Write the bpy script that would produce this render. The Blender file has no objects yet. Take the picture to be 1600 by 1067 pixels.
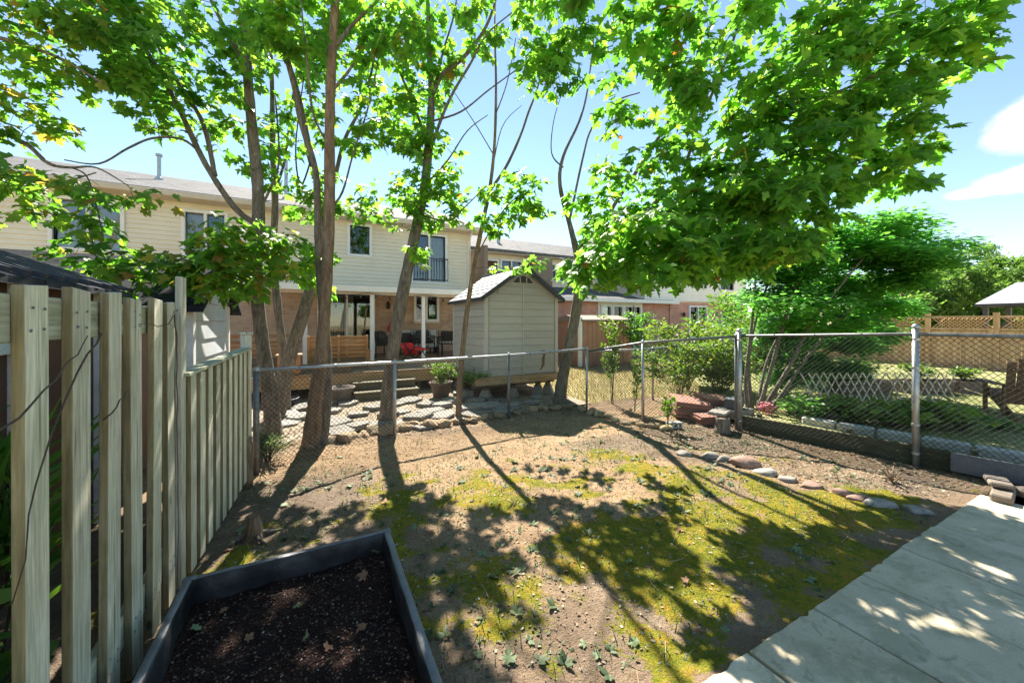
import bpy, bmesh, math, random
import numpy as np
from mathutils import Vector, Matrix

# ------------------------------------------------------------------ camera
scene = bpy.context.scene
col = scene.collection
FPX = 588.0                      # focal length in pixels of the 1600 px wide photograph
YAW = math.radians(27.4)         # the camera looks this far right of the yard's long axis (+Y)
CAM_H = 1.65
HORIZON = 503.0
cam_d = bpy.data.cameras.new("camera")
cam = bpy.data.objects.new("camera", cam_d)
col.objects.link(cam)
cam.location = (0, 0, CAM_H)
cam.rotation_euler = (math.radians(90), 0, -YAW)
cam_d.sensor_width = 36.0
cam_d.lens = FPX / 1600.0 * 36.0
cam_d.shift_y = -(533.5 - HORIZON) / 1600.0
cam_d.clip_start = 0.05
cam_d.clip_end = 2000
scene.camera = cam

# ------------------------------------------------------------------ light
SUN_EL = math.radians(46)
SUN_H = Vector((0.264, 0.965, 0)).normalized()       # horizontal direction towards the sun
sun_dir = Vector((SUN_H.x * math.cos(SUN_EL), SUN_H.y * math.cos(SUN_EL), math.sin(SUN_EL)))
world = bpy.data.worlds.new("World")
scene.world = world
world.use_nodes = True
wn, wl = world.node_tree.nodes, world.node_tree.links
wn.clear()
w_out = wn.new("ShaderNodeOutputWorld")
w_bg = wn.new("ShaderNodeBackground")
w_sky = wn.new("ShaderNodeTexSky")
w_sky.sky_type = 'NISHITA'
w_sky.sun_disc = False
w_sky.sun_elevation = SUN_EL
w_sky.sun_rotation = math.atan2(SUN_H.x, SUN_H.y)
w_sky.altitude = 100
w_sky.air_density = 1.0
w_sky.dust_density = 0.0
w_sky.ozone_density = 4.0
SKY_STRENGTH = 0.15
w_bg.inputs['Strength'].default_value = SKY_STRENGTH
w_tc = wn.new("ShaderNodeTexCoord")


def wmath(op, a, b=None, c=None):
    n = wn.new("ShaderNodeMath"); n.operation = op
    for i, v in enumerate((a, b, c)):
        if v is None: continue
        if isinstance(v, (int, float)): n.inputs[i].default_value = v
        else: wl.new(v, n.inputs[i])
    return n.outputs[0]


def wdot(v):
    n = wn.new("ShaderNodeVectorMath"); n.operation = 'DOT_PRODUCT'
    wl.new(w_tc.outputs['Generated'], n.inputs[0]); n.inputs[1].default_value = v
    return n.outputs['Value']


def sky_dir(px, py):
    r, u = (px - 800) / FPX, (HORIZON - py) / FPX
    return Vector((r * math.cos(YAW) + math.sin(YAW), -r * math.sin(YAW) + math.cos(YAW), u)).normalized()


w_noise = wn.new("ShaderNodeTexNoise")
w_noise.inputs['Scale'].default_value = 9.0
w_noise.inputs['Detail'].default_value = 7.0
w_noise.inputs['Roughness'].default_value = 0.58
wl.new(w_tc.outputs['Generated'], w_noise.inputs['Vector'])
# fair-weather cumulus: the two clouds seen at the right
cloud = None
for az_dir, a, b in ((sky_dir(1588, 205), 0.050, 0.032), (sky_dir(1625, 185), 0.075, 0.050), (sky_dir(1570, 292), 0.060, 0.013), (sky_dir(1620, 276), 0.07, 0.024)):
    right = Vector((az_dir.y, -az_dir.x, 0)).normalized()
    up = right.cross(az_dir).normalized()
    u = wmath('DIVIDE', wdot(right), a)
    v = wmath('DIVIDE', wdot(up), b)
    fr = wmath('GREATER_THAN', wdot(az_dir), 0.5)
    rr = wmath('SQRT', wmath('ADD', wmath('MULTIPLY', u, u), wmath('MULTIPLY', v, v)))
    m = wmath('SUBTRACT', wmath('ADD', 0.35, wmath('MULTIPLY', w_noise.outputs['Fac'], 1.3)), rr)
    m = wmath('MULTIPLY', m, fr)
    cloud = m if cloud is None else wmath('MAXIMUM', cloud, m)
w_map = wn.new("ShaderNodeMapRange"); w_map.interpolation_type = 'SMOOTHSTEP'
w_map.inputs['From Min'].default_value = 0.0; w_map.inputs['From Max'].default_value = 0.4
wl.new(cloud, w_map.inputs['Value'])
w_mix = wn.new("ShaderNodeMix"); w_mix.data_type = 'RGBA'
wl.new(w_map.outputs['Result'], w_mix.inputs['Factor'])
w_tint = wn.new("ShaderNodeMix"); w_tint.data_type = 'RGBA'; w_tint.blend_type = 'MULTIPLY'   # the camera's white balance
w_tint.inputs['Factor'].default_value = 1.0
w_tint.inputs['B'].default_value = (.415, .38, .325, 1)
wl.new(w_sky.outputs['Color'], w_tint.inputs['A'])
wl.new(w_tint.outputs['Result'], w_mix.inputs['A'])
w_mix.inputs['B'].default_value = (1.75, 1.75, 1.75, 1)
wl.new(w_mix.outputs['Result'], w_bg.inputs['Color'])
wl.new(w_bg.outputs['Background'], w_out.inputs['Surface'])

sun_d = bpy.data.lights.new("sun", 'SUN')
sun_d.energy = 3.5
sun_d.angle = math.radians(0.53)
sun_d.color = (1.0, 0.93, 0.82)
sun = bpy.data.objects.new("sun", sun_d)
col.objects.link(sun)
sun.rotation_euler = sun_dir.to_track_quat('Z', 'Y').to_euler()
sun.location = (3, 12, 14)

scene.view_settings.view_transform = 'Standard'
scene.view_settings.look = 'None'
scene.view_settings.gamma = 1.0
scene.view_settings.use_curve_mapping = False
scene.view_settings.exposure = 2.3
scene.cycles.max_bounces = 10
scene.cycles.transmission_bounces = 6
scene.cycles.diffuse_bounces = 6
scene.cycles.transparent_max_bounces = 10
scene.cycles.caustics_reflective = False
scene.cycles.caustics_refractive = False
scene.cycles.use_denoising = True
scene.render.engine = 'CYCLES'

# ------------------------------------------------------------------ helpers
rng = np.random.default_rng(11)
random.seed(5)
RV = np.array([math.cos(YAW), -math.sin(YAW), 0.0])
FV = np.array([math.sin(YAW), math.cos(YAW), 0.0])


def W(px, py, d):
    """the point that stands d metres deep behind a place in the photograph"""
    return RV * ((px - 800) / FPX * d) + FV * d + np.array([0, 0, CAM_H + (HORIZON - py) / FPX * d])


def G(px, py, z=0.0):
    """the point of the ground (height z) behind a place in the photograph"""
    return W(px, py, FPX * (CAM_H - z) / (py - HORIZON))


def tag(o, label, cat, group=None, kind=None):
    if label: o['label'] = label
    if cat: o['category'] = cat
    if group: o['group'] = group
    if kind: o['kind'] = kind
    return o


def link(name, me, mat=None, parent=None, loc=None, rot=None):
    o = bpy.data.objects.new(name, me)
    col.objects.link(o)
    if mat is not None and me is not None and len(me.materials) == 0: me.materials.append(mat)
    if parent is not None: o.parent = parent
    if loc is not None: o.location = loc
    if rot is not None: o.rotation_euler = rot
    return o


def thing(name, label, cat, loc=(0, 0, 0), rz=0.0, group=None):
    o = bpy.data.objects.new(name, None)
    col.objects.link(o)
    o.location = loc; o.rotation_euler = (0, 0, rz)
    o.empty_display_size = 0.2
    return tag(o, label, cat, group)


def structure(name, parent=None):
    o = bpy.data.objects.new(name, None); col.objects.link(o); o['kind'] = 'structure'
    return o


class MB:
    def __init__(s): s.v = []; s.f = []

    def add(s, vs, fs):
        n = len(s.v); s.v += [tuple(p) for p in vs]; s.f += [tuple(i + n for i in f) for f in fs]; return s

    def box(s, c, size, rz=0.0, rx=0.0, ry=0.0, bev=0.0):
        hx, hy, hz = (q / 2 for q in size)
        M = Matrix.Translation(c) @ Matrix.Rotation(rz, 4, 'Z') @ Matrix.Rotation(ry, 4, 'Y') @ Matrix.Rotation(rx, 4, 'X')
        if bev > 0:
            b = min(bev, hx * .9, hy * .9, hz * .9)
            bm = bmesh.new(); bmesh.ops.create_cube(bm, size=1)
            for v in bm.verts: v.co = Vector((v.co.x * 2 * hx, v.co.y * 2 * hy, v.co.z * 2 * hz))
            bmesh.ops.bevel(bm, geom=bm.edges[:], offset=b, segments=1, affect='EDGES', profile=.5)
            bm.verts.index_update()
            vs = [M @ v.co for v in bm.verts]; fs = [[v.index for v in f.verts] for f in bm.faces]
            bm.free(); return s.add(vs, fs)
        vs = [M @ Vector((x, y, z)) for x in (-hx, hx) for y in (-hy, hy) for z in (-hz, hz)]
        return s.add(vs, [(0, 1, 3, 2), (4, 6, 7, 5), (0, 4, 5, 1), (2, 3, 7, 6), (0, 2, 6, 4), (1, 5, 7, 3)])

    def span(s, x0, x1, y0, y1, z0, z1, bev=0.0):
        return s.box(((x0 + x1) / 2, (y0 + y1) / 2, (z0 + z1) / 2), (abs(x1 - x0), abs(y1 - y0), abs(z1 - z0)), bev=bev)

    def bar(s, a, b, w, h=None, up=(0, 0, 1), bev=0.0):
        """a rectangular bar from a to b, w wide and h high"""
        a, b = Vector(a), Vector(b); h = h or w
        d = (b - a); L = d.length; d.normalize(); up = Vector(up)
        if abs(d.dot(up)) > .98: up = Vector((0, 1, 0)) if abs(d.y) < .9 else Vector((1, 0, 0))
        side = d.cross(up).normalized(); u = side.cross(d)
        m = MB().box((0, 0, 0), (L, w, h), bev=bev); c = (a + b) / 2
        return s.add([c + d * x + side * y + u * z for x, y, z in m.v], m.f)

    def tube(s, pts, rad, sides=8, caps=True):
        pts = [Vector(p) for p in pts]
        if isinstance(rad, (int, float)): rad = [rad] * len(pts)
        n0 = len(s.v); prev = None
        for i, p in enumerate(pts):
            t = (pts[min(i + 1, len(pts) - 1)] - pts[max(i - 1, 0)]).normalized()
            if prev is None:
                ref = Vector((0, 0, 1)) if abs(t.z) < .9 else Vector((1, 0, 0))
                x = t.cross(ref).normalized()
            else:
                x = (prev - t * prev.dot(t)).normalized()
            prev = x; y = t.cross(x)
            for k in range(sides):
                a = 2 * math.pi * k / sides
                s.v.append(tuple(p + (x * math.cos(a) + y * math.sin(a)) * rad[i]))
        for i in range(len(pts) - 1):
            for k in range(sides):
                a, b = n0 + i * sides + k, n0 + i * sides + (k + 1) % sides
                s.f.append((a, b, b + sides, a + sides))
        if caps:
            s.f.append(tuple(n0 + k for k in range(sides))[::-1])
            e = n0 + (len(pts) - 1) * sides
            s.f.append(tuple(e + k for k in range(sides)))
        return s

    def lathe(s, prof, c=(0, 0, 0), sides=20):
        n0 = len(s.v)
        for r, z in prof:
            for k in range(sides):
                a = 2 * math.pi * k / sides
                s.v.append((c[0] + r * math.cos(a), c[1] + r * math.sin(a), c[2] + z))
        for i in range(len(prof) - 1):
            for k in range(sides):
                a, b = n0 + i * sides + k, n0 + i * sides + (k + 1) % sides
                s.f.append((a, b, b + sides, a + sides))
        s.f.append(tuple(n0 + k for k in range(sides))[::-1])
        e = n0 + (len(prof) - 1) * sides
        s.f.append(tuple(e + k for k in range(sides)))
        return s

    def prism(s, poly, d):
        """poly (3D, planar) swept along d"""
        n = len(poly); d = Vector(d)
        vs = [Vector(p) for p in poly] + [Vector(p) + d for p in poly]
        fs = [tuple(range(n))[::-1], tuple(range(n, 2 * n))] + [(i, (i + 1) % n, (i + 1) % n + n, i + n) for i in range(n)]
        return s.add(vs, fs)

    def mesh(s, name, smooth=False):
        me = bpy.data.meshes.new(name); me.from_pydata(s.v, [], s.f); me.update()
        bm = bmesh.new(); bm.from_mesh(me); bmesh.ops.recalc_face_normals(bm, faces=bm.faces); bm.to_mesh(me); bm.free()
        if smooth: me.shade_smooth()
        return me

    def build(s, name, mat, parent=None, smooth=False, origin=None):
        if origin is not None:
            ox, oy, oz = origin
            s.v = [(x - ox, y - oy, z - oz) for x, y, z in s.v]
        o = link(name, s.mesh(name, smooth), mat, parent)
        if origin is not None: o.location = origin
        return o


def tri_mesh(name, V, F, smooth=False):
    """numpy triangles to a mesh"""
    V = np.asarray(V, np.float32); F = np.asarray(F, np.int32)
    me = bpy.data.meshes.new(name)
    me.vertices.add(len(V)); me.vertices.foreach_set('co', V.ravel())
    me.loops.add(F.size); me.loops.foreach_set('vertex_index', F.ravel())
    me.polygons.add(len(F))
    me.polygons.foreach_set('loop_start', np.arange(0, F.size, 3, dtype=np.int32))
    if smooth: me.polygons.foreach_set('use_smooth', np.ones(len(F), bool))
    me.update(calc_edges=True); me.validate()
    return me


def scatter(tv, tf, pos, tip, nrm, scale):
    """copies of a template (y = tip, z = normal) as one set of triangles"""
    tv = np.asarray(tv, float); tf = np.asarray(tf, int)
    tip = tip / np.linalg.norm(tip, axis=1, keepdims=True)
    nrm = nrm - tip * (nrm * tip).sum(1, keepdims=True)
    nrm /= np.linalg.norm(nrm, axis=1, keepdims=True) + 1e-9
    side = np.cross(tip, nrm)
    B = np.stack([side, tip, nrm], axis=1)                 # rows
    V = np.einsum('vk,nkj->nvj', tv, B) * np.asarray(scale)[:, None, None] + pos[:, None, :]
    F = tf[None] + (np.arange(len(pos)) * len(tv))[:, None, None]
    return V.reshape(-1, 3), F.reshape(-1, 3)


def seg_mesh(segs, rad, sides=4):
    """straight wires: one thin prism for each segment"""
    segs = np.asarray(segs, float); a, b = segs[:, 0], segs[:, 1]
    t = b - a; t /= np.linalg.norm(t, axis=1, keepdims=True) + 1e-9
    ref = np.where(np.abs(t[:, 2:3]) < .9, np.array([[0, 0, 1.]]), np.array([[1., 0, 0]]))
    x = np.cross(t, ref); x /= np.linalg.norm(x, axis=1, keepdims=True); y = np.cross(t, x)
    V = []
    for e in (a, b):
        for k in range(sides):
            an = 2 * math.pi * k / sides
            V.append(e + (x * math.cos(an) + y * math.sin(an)) * rad)
    V = np.stack(V, 1)
    f = []
    for k in range(sides):
        k2 = (k + 1) % sides
        f += [(k, k2, k2 + sides), (k, k2 + sides, k + sides)]
    F = np.array(f)[None] + (np.arange(len(segs)) * 2 * sides)[:, None, None]
    return V.reshape(-1, 3), F.reshape(-1, 3)


def vnoise(x, y, seed=0):
    """smooth value noise, 0..1"""
    r = np.random.default_rng(seed).random((64, 64))
    x = np.asarray(x, float); y = np.asarray(y, float)
    xi = np.floor(x).astype(int); yi = np.floor(y).astype(int); fx = x - xi; fy = y - yi
    fx = fx * fx * (3 - 2 * fx); fy = fy * fy * (3 - 2 * fy)
    g = lambda i, j: r[i % 64, j % 64]
    return (g(xi, yi) * (1 - fx) + g(xi + 1, yi) * fx) * (1 - fy) + (g(xi, yi + 1) * (1 - fx) + g(xi + 1, yi + 1) * fx) * fy


def fbm(x, y, s, oct=4, seed=0):
    v = 0; a = .5; t = 0
    for o in range(oct):
        v = v + a * vnoise(x * s, y * s, seed + o); t += a; a *= .5; s *= 2.03
    return v / t

# ------------------------------------------------------------------ materials
MATS = {}


class NT:
    def __init__(s, name):
        s.m = bpy.data.materials.new(name); s.m.use_nodes = True
        s.n, s.l = s.m.node_tree.nodes, s.m.node_tree.links
        s.n.clear()
        s.out = s.n.new("ShaderNodeOutputMaterial")
        s.tc = s.n.new("ShaderNodeTexCoord")

    def new(s, t, **kw):
        n = s.n.new(t)
        for k, v in kw.items(): setattr(n, k, v)
        return n

    def put(s, node, key, v):
        if hasattr(v, 'is_output'): s.l.new(v, node.inputs[key])
        else:
            i = node.inputs[key]
            if i.type == 'RGBA' and len(v) == 3: v = (*v, 1)
            i.default_value = v

    def mapping(s, scale=(1, 1, 1), src='Object', rnd=False):
        mp = s.new("ShaderNodeMapping"); mp.inputs['Scale'].default_value = scale
        s.l.new(s.tc.outputs[src], mp.inputs['Vector'])
        if rnd:
            oi = s.new("ShaderNodeObjectInfo"); vm = s.new("ShaderNodeVectorMath", operation='SCALE')
            vm.inputs[0].default_value = (37, 91, 53); s.l.new(oi.outputs['Random'], vm.inputs['Scale'])
            s.l.new(vm.outputs[0], mp.inputs['Location'])
        return mp.outputs['Vector']

    def noise(s, vec, scale, detail=4, rough=.55, dist=0.0):
        n = s.new("ShaderNodeTexNoise")
        s.l.new(vec, n.inputs['Vector'])
        n.inputs['Scale'].default_value = scale; n.inputs['Detail'].default_value = detail
        n.inputs['Roughness'].default_value = rough; n.inputs['Distortion'].default_value = dist
        return n.outputs['Fac']

    def ramp(s, fac, stops):
        r = s.new("ShaderNodeValToRGB"); s.l.new(fac, r.inputs['Fac'])
        e = r.color_ramp.elements
        while len(e) < len(stops): e.new(.5)
        for el, (p, c) in zip(e, stops):
            el.position = p; el.color = (*c, 1) if len(c) == 3 else c
        return r.outputs['Color']

    def rng(s, v, a, b, c=0.0, d=1.0):
        m = s.new("ShaderNodeMapRange"); s.l.new(v, m.inputs['Value'])
        for k, q in (('From Min', a), ('From Max', b), ('To Min', c), ('To Max', d)): m.inputs[k].default_value = q
        return m.outputs['Result']

    def math(s, op, a, b):
        n = s.new("ShaderNodeMath", operation=op); s.put(n, 0, a); s.put(n, 1, b); return n.outputs[0]

    def mix(s, fac, a, b, mode='MIX'):
        n = s.new("ShaderNodeMix", data_type='RGBA', blend_type=mode)
        s.put(n, 'Factor', fac); s.put(n, 'A', a); s.put(n, 'B', b)
        return n.outputs['Result']

    def bump(s, h, strength=.4, dist=.01):
        b = s.new("ShaderNodeBump"); s.l.new(h, b.inputs['Height'])
        b.inputs['Strength'].default_value = strength; b.inputs['Distance'].default_value = dist
        return b.outputs['Normal']

    def principled(s, color, rough=.8, normal=None, metallic=0.0, spec=.4):
        p = s.new("ShaderNodeBsdfPrincipled")
        s.put(p, 'Base Color', color); s.put(p, 'Roughness', rough); s.put(p, 'Metallic', metallic)
        p.inputs['Specular IOR Level'].default_value = spec
        if normal is not None: s.l.new(normal, p.inputs['Normal'])
        s.l.new(p.outputs['BSDF'], s.out.inputs['Surface'])
        return p

    def value(s, base, amount, rand=True):
        """base colour varied from object to object"""
        oi = s.new("ShaderNodeObjectInfo")
        h = s.new("ShaderNodeHueSaturation"); s.put(h, 'Color', base)
        s.l.new(s.rng(oi.outputs['Random'], 0, 1, 1 - amount, 1 + amount), h.inputs['Value'])
        return h.outputs['Color']


def surf(name, c1, c2, scale=4.0, rough=.8, bump=.3, bscale=40.0, bdist=.006, stretch=(1, 1, 1), vary=0.0, metallic=0.0,
         spec=.35, src='Object', c3=None, fine=.25):
    """a plain weathered surface: two colours in large blotches, fine grain, relief"""
    t = NT(name); v = t.mapping(stretch, src, rnd=vary > 0)
    n1 = t.noise(v, scale, 5, .6)
    n2 = t.noise(v, bscale, 4, .6)
    c = t.ramp(n1, [(.3, c1), (.7, c2)] if c3 is None else [(.25, c1), (.5, c2), (.75, c3)])
    g = t.ramp(n2, [(.25, (1 - fine,) * 3), (.75, (1 + fine,) * 3)])
    c = t.mix(1.0, c, g, 'MULTIPLY')
    if vary > 0: c = t.value(c, vary)
    t.principled(c, rough, t.bump(n2, bump, bdist), metallic, spec)
    return t.m


def wood(name, c1, c2, c3, axis='z', scale=1.0, rough=.85, vary=.14, streak=22.0, knots=True, cracks=False):
    st = {'x': (.06, 1, 1), 'y': (1, .06, 1), 'z': (1, 1, .06)}[axis]
    t = NT(name); v = t.mapping(st, 'Object', rnd=True)
    n1 = t.noise(v, streak * scale, 6, .65, .6)
    n2 = t.noise(v, 90 * scale, 3, .6)
    v3 = t.mapping((1, 1, 1), 'Object', rnd=True); n3 = t.noise(v3, 5 * scale, 4, .6)
    c = t.ramp(n1, [(.28, c1), (.5, c2), (.72, c3)])
    c = t.mix(t.rng(n3, .45, .75, 0, .55), c, c1)
    c = t.mix(1.0, c, t.ramp(n2, [(.3, (.7, .7, .7)), (.6, (1.1, 1.1, 1.1))]), 'MULTIPLY')
    if knots:
        vk = t.mapping((1, 1, .45) if axis == 'z' else (1, 1, 1), 'Object', rnd=True)
        vo = t.new("ShaderNodeTexVoronoi"); t.l.new(vk, vo.inputs['Vector']); vo.inputs['Scale'].default_value = 5
        c = t.mix(t.rng(vo.outputs['Distance'], .035, .075, .75, 0), c, tuple(q * .35 for q in c1))
    if cracks:
        vc = t.mapping((1, 1, .02), 'Object', rnd=True); n5 = t.noise(vc, 60, 3, .5, .3); n6 = t.noise(t.mapping((1, 1, .2), 'Object', rnd=True), 7, 3)
        k = t.math('MULTIPLY', t.rng(n5, .60, .66, 0, 1), t.rng(n6, .45, .6, 0, 1))
        c = t.mix(t.math('MULTIPLY', k, .75), c, (.07, .06, .035))
        n7 = t.noise(t.mapping((1, 1, .35), 'Object', rnd=True), 3.2, 4); c = t.mix(t.rng(n7, .5, .75, 0, .5), c, (.30, .32, .20))
    c = t.value(c, vary)
    t.principled(c, rough, t.bump(n1, .6, .006), 0, .25)
    return t.m


def leaf_mat(name, stops, trans=.5, rough=.45, tr_gain=1.35):
    """leaves differ one from another, let light through and shine a little"""
    t = NT(name)
    g = t.new("ShaderNodeNewGeometry")
    c = t.ramp(g.outputs['Random Per Island'], stops)
    v = t.mapping((1, 1, 1)); n = t.noise(v, 1.1, 2)
    c = t.mix(1.0, c, t.ramp(n, [(.3, (.72, .76, .8)), (.7, (1.2, 1.15, 1.0))]), 'MULTIPLY')
    p = t.new("ShaderNodeBsdfPrincipled"); t.put(p, 'Base Color', c); p.inputs['Roughness'].default_value = rough
    p.inputs['Specular IOR Level'].default_value = .4
    tr = t.new("ShaderNodeBsdfTranslucent")
    ct = t.mix(1.0, c, (tr_gain * .98, tr_gain * 1.08, tr_gain * .6), 'MULTIPLY')
    t.l.new(ct, tr.inputs['Color'])
    mx = t.new("ShaderNodeMixShader"); mx.inputs[0].default_value = trans
    t.l.new(p.outputs[0], mx.inputs[1]); t.l.new(tr.outputs[0], mx.inputs[2])
    t.l.new(mx.outputs[0], t.out.inputs['Surface'])
    return t.m


def brick_mat(name, c1, c2, mortar, w=.21, h=.075):
    t = NT(name)
    sx = t.new("ShaderNodeSeparateXYZ"); t.l.new(t.tc.outputs['Object'], sx.inputs[0])
    cb = t.new("ShaderNodeCombineXYZ")
    t.l.new(t.math('ADD', sx.outputs['X'], sx.outputs['Y']), cb.inputs['X']); t.l.new(sx.outputs['Z'], cb.inputs['Y'])
    b = t.new("ShaderNodeTexBrick"); t.l.new(cb.outputs[0], b.inputs['Vector'])
    t.put(b, 'Color1', c1); t.put(b, 'Color2', c2); t.put(b, 'Mortar', mortar)
    b.inputs['Scale'].default_value = 1.0; b.inputs['Brick Width'].default_value = w; b.inputs['Row Height'].default_value = h
    b.inputs['Mortar Size'].default_value = .006; b.inputs['Mortar Smooth'].default_value = .3
    v = t.mapping(); n = t.noise(v, 2.0, 5); n2 = t.noise(v, 30, 3)
    c = t.mix(1.0, b.outputs['Color'], t.ramp(n, [(.3, (.78, .78, .78)), (.7, (1.15, 1.12, 1.1))]), 'MULTIPLY')
    c = t.mix(1.0, c, t.ramp(n2, [(.3, (.85, .85, .85)), (.7, (1.1, 1.1, 1.1))]), 'MULTIPLY')
    h_ = t.math('SUBTRACT', t.math('MULTIPLY', n2, .3), b.outputs['Fac'])
    t.principled(c, .9, t.bump(h_, .6, .008), 0, .2)
    return t.m


def shingle_mat(name, c1, c2, w=.3, h=.14, slope_axis='Y'):
    t = NT(name)
    sx = t.new("ShaderNodeSeparateXYZ"); t.l.new(t.tc.outputs['Object'], sx.inputs[0])
    cb = t.new("ShaderNodeCombineXYZ")
    o = 'X' if slope_axis == 'Y' else 'Y'
    t.l.new(sx.outputs[o], cb.inputs['X']); t.l.new(sx.outputs[slope_axis], cb.inputs['Y'])
    b = t.new("ShaderNodeTexBrick"); t.l.new(cb.outputs[0], b.inputs['Vector'])
    t.put(b, 'Color1', c1); t.put(b, 'Color2', c2); t.put(b, 'Mortar', tuple(q * .35 for q in c1))
    b.inputs['Scale'].default_value = 1.0; b.inputs['Brick Width'].default_value = w; b.inputs['Row Height'].default_value = h
    b.inputs['Mortar Size'].default_value = .008; b.inputs['Bias'].default_value = 0.0
    v = t.mapping(); n = t.noise(v, 3, 5); n2 = t.noise(v, 60, 2)
    c = t.mix(1.0, b.outputs['Color'], t.ramp(n, [(.3, (.75, .75, .75)), (.7, (1.2, 1.2, 1.2))]), 'MULTIPLY')
    c = t.mix(1.0, c, t.ramp(n2, [(.3, (.8, .8, .8)), (.7, (1.15, 1.15, 1.15))]), 'MULTIPLY')
    t.principled(c, .9, t.bump(t.math('SUBTRACT', 1.0, b.outputs['Fac']), .6, .01), 0, .2)
    return t.m


def glass_mat(name, tint=(.78, .82, .82), clear=.55):
    t = NT(name)
    gl = t.new("ShaderNodeBsdfGlossy"); gl.inputs['Roughness'].default_value = .03; t.put(gl, 'Color', (.85, .9, .95))
    v = t.mapping(); t.l.new(t.bump(t.noise(v, 1.3, 2), .05, .02), gl.inputs['Normal'])
    tr = t.new("ShaderNodeBsdfTransparent"); t.put(tr, 'Color', tint)
    fr = t.new("ShaderNodeFresnel"); fr.inputs['IOR'].default_value = 1.5
    f = t.rng(fr.outputs[0], 0, 1, .03, 1)
    mx = t.new("ShaderNodeMixShader"); t.l.new(f, mx.inputs[0])
    t.l.new(tr.outputs[0], mx.inputs[1]); t.l.new(gl.outputs[0], mx.inputs[2])
    t.l.new(mx.outputs[0], t.out.inputs['Surface'])
    return t.m


M = {}
M['siding_cream'] = surf('siding_cream', (.72, .65, .52), (.82, .75, .62), .8, .6, .15, 30, fine=.08)
M['siding_white'] = surf('siding_white', (.80, .78, .72), (.86, .84, .79), 1.2, .6, .1, 60, fine=.05)
M['siding_grey'] = surf('siding_grey', (.46, .48, .50), (.58, .60, .62), 2.5, .6, .15, 50, fine=.1)
M['white_paint'] = surf('white_paint', (.74, .73, .70), (.84, .83, .80), 3, .5, .1, 60, fine=.06)
M['white_worn'] = surf('white_worn', (.62, .62, .60), (.80, .80, .79), 6, .7, .3, 60, fine=.15)
M['brick_tan'] = brick_mat('brick_tan', (.50, .33, .22), (.60, .43, .30), (.58, .50, .42))
M['brick_red'] = brick_mat('brick_red', (.55, .25, .18), (.64, .33, .25), (.60, .48, .42))
M['roof_pale'] = shingle_mat('roof_pale', (.125, .122, .12), (.18, .177, .175))
M['roof_dark'] = shingle_mat('roof_dark', (.010, .013, .020), (.022, .026, .038), .32, .085)
M['roof_dark_x'] = shingle_mat('roof_dark_x', (.03, .034, .042), (.055, .06, .07), .3, .09, 'X')
M['roof_shed'] = surf('roof_shed', (.22, .22, .235), (.31, .31, .325), 6, .6, .3, 60, vary=.12)
M['glass'] = glass_mat('glass')
M['room'] = surf('room', (.05, .05, .05), (.10, .09, .08), 1, .9)
M['brown_wall'] = surf('brown_wall', (.20, .15, .115), (.27, .21, .165), 2, .8, .3, 30, fine=.12)
M['curtain'] = surf('curtain', (.62, .60, .54), (.76, .73, .66), 5, .8, .2, 20, fine=.1)
M['soffit'] = surf('soffit', (.58, .48, .36), (.66, .56, .43), 3, .7, .2, 40, fine=.08)
M['fence_wood'] = wood('fence_wood', (.42, .38, .26), (.66, .63, .50), (.78, .75, .63), 'z', 1.0, vary=.2, cracks=True)
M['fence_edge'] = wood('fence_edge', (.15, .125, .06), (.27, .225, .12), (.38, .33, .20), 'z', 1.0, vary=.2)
M['fence_wood_y'] = wood('fence_wood_y', (.28, .27, .18), (.46, .46, .33), (.58, .57, .45), 'y', 1.0, vary=.12)
M['deck_wood'] = wood('deck_wood', (.20, .135, .08), (.33, .23, .14), (.42, .31, .20), 'x', 1.0)
M['bench_wood'] = wood('bench_wood', (.28, .135, .06), (.42, .23, .11), (.50, .30, .16), 'x', 1.0)
M['green_wood'] = wood('green_wood', (.055, .06, .03), (.11, .11, .06), (.16, .15, .09), 'y', 1.0)
M['step_wood'] = wood('step_wood', (.10, .085, .05), (.17, .145, .09), (.23, .20, .13), 'x', 1.0)
M['platform_wood'] = wood('platform_wood', (.28, .18, .09), (.42, .29, .16), (.50, .37, .23), 'x', 1.0)
M['tan_fence'] = wood('tan_fence', (.44, .25, .13), (.58, .36, .20), (.66, .45, .27), 'z', .6, vary=.1)
M['trellis_wood'] = wood('trellis_wood', (.64, .53, .37), (.76, .66, .50), (.84, .75, .60), 'z', 1.0, knots=False)
M['brown_paint'] = surf('brown_paint', (.095, .042, .03), (.14, .065, .046), 3, .7, .3, 50, fine=.12)
M['brown_shed'] = surf('brown_shed', (.36, .19, .125), (.42, .24, .16), 3, .7, .2, 50, fine=.08)
M['shed_wall'] = surf('shed_wall', (.40, .375, .335), (.47, .445, .40), 2.5, .62, .25, 45, fine=.07, stretch=(.25, .25, 1), vary=.04)
M['shed_trim'] = surf('shed_trim', (.45, .425, .38), (.52, .495, .45), 2.5, .6, .2, 45, fine=.06)
M['dark_trim'] = surf('dark_trim', (.035, .038, .045), (.055, .06, .07), 5, .5, .2, 50)
M['concrete'] = surf('concrete', (.22, .205, .18), (.33, .31, .275), 5, .9, .5, 40, fine=.15)
M['black_metal'] = surf('black_metal', (.012, .012, .013), (.025, .025, .027), 8, .45, .2, 60)
M['red_cloth'] = surf('red_cloth', (.50, .02, .02), (.62, .035, .03), 6, .7, .3, 60)
M['cushion'] = surf('cushion', (.06, .055, .055), (.09, .085, .08), 6, .9, .3, 60)
M['cushion_pale'] = surf('cushion_pale', (.55, .54, .51), (.66, .65, .61), 6, .9, .3, 60)
M['clay'] = surf('clay', (.14, .115, .095), (.21, .18, .15), 5, .8, .4, 40)
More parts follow.
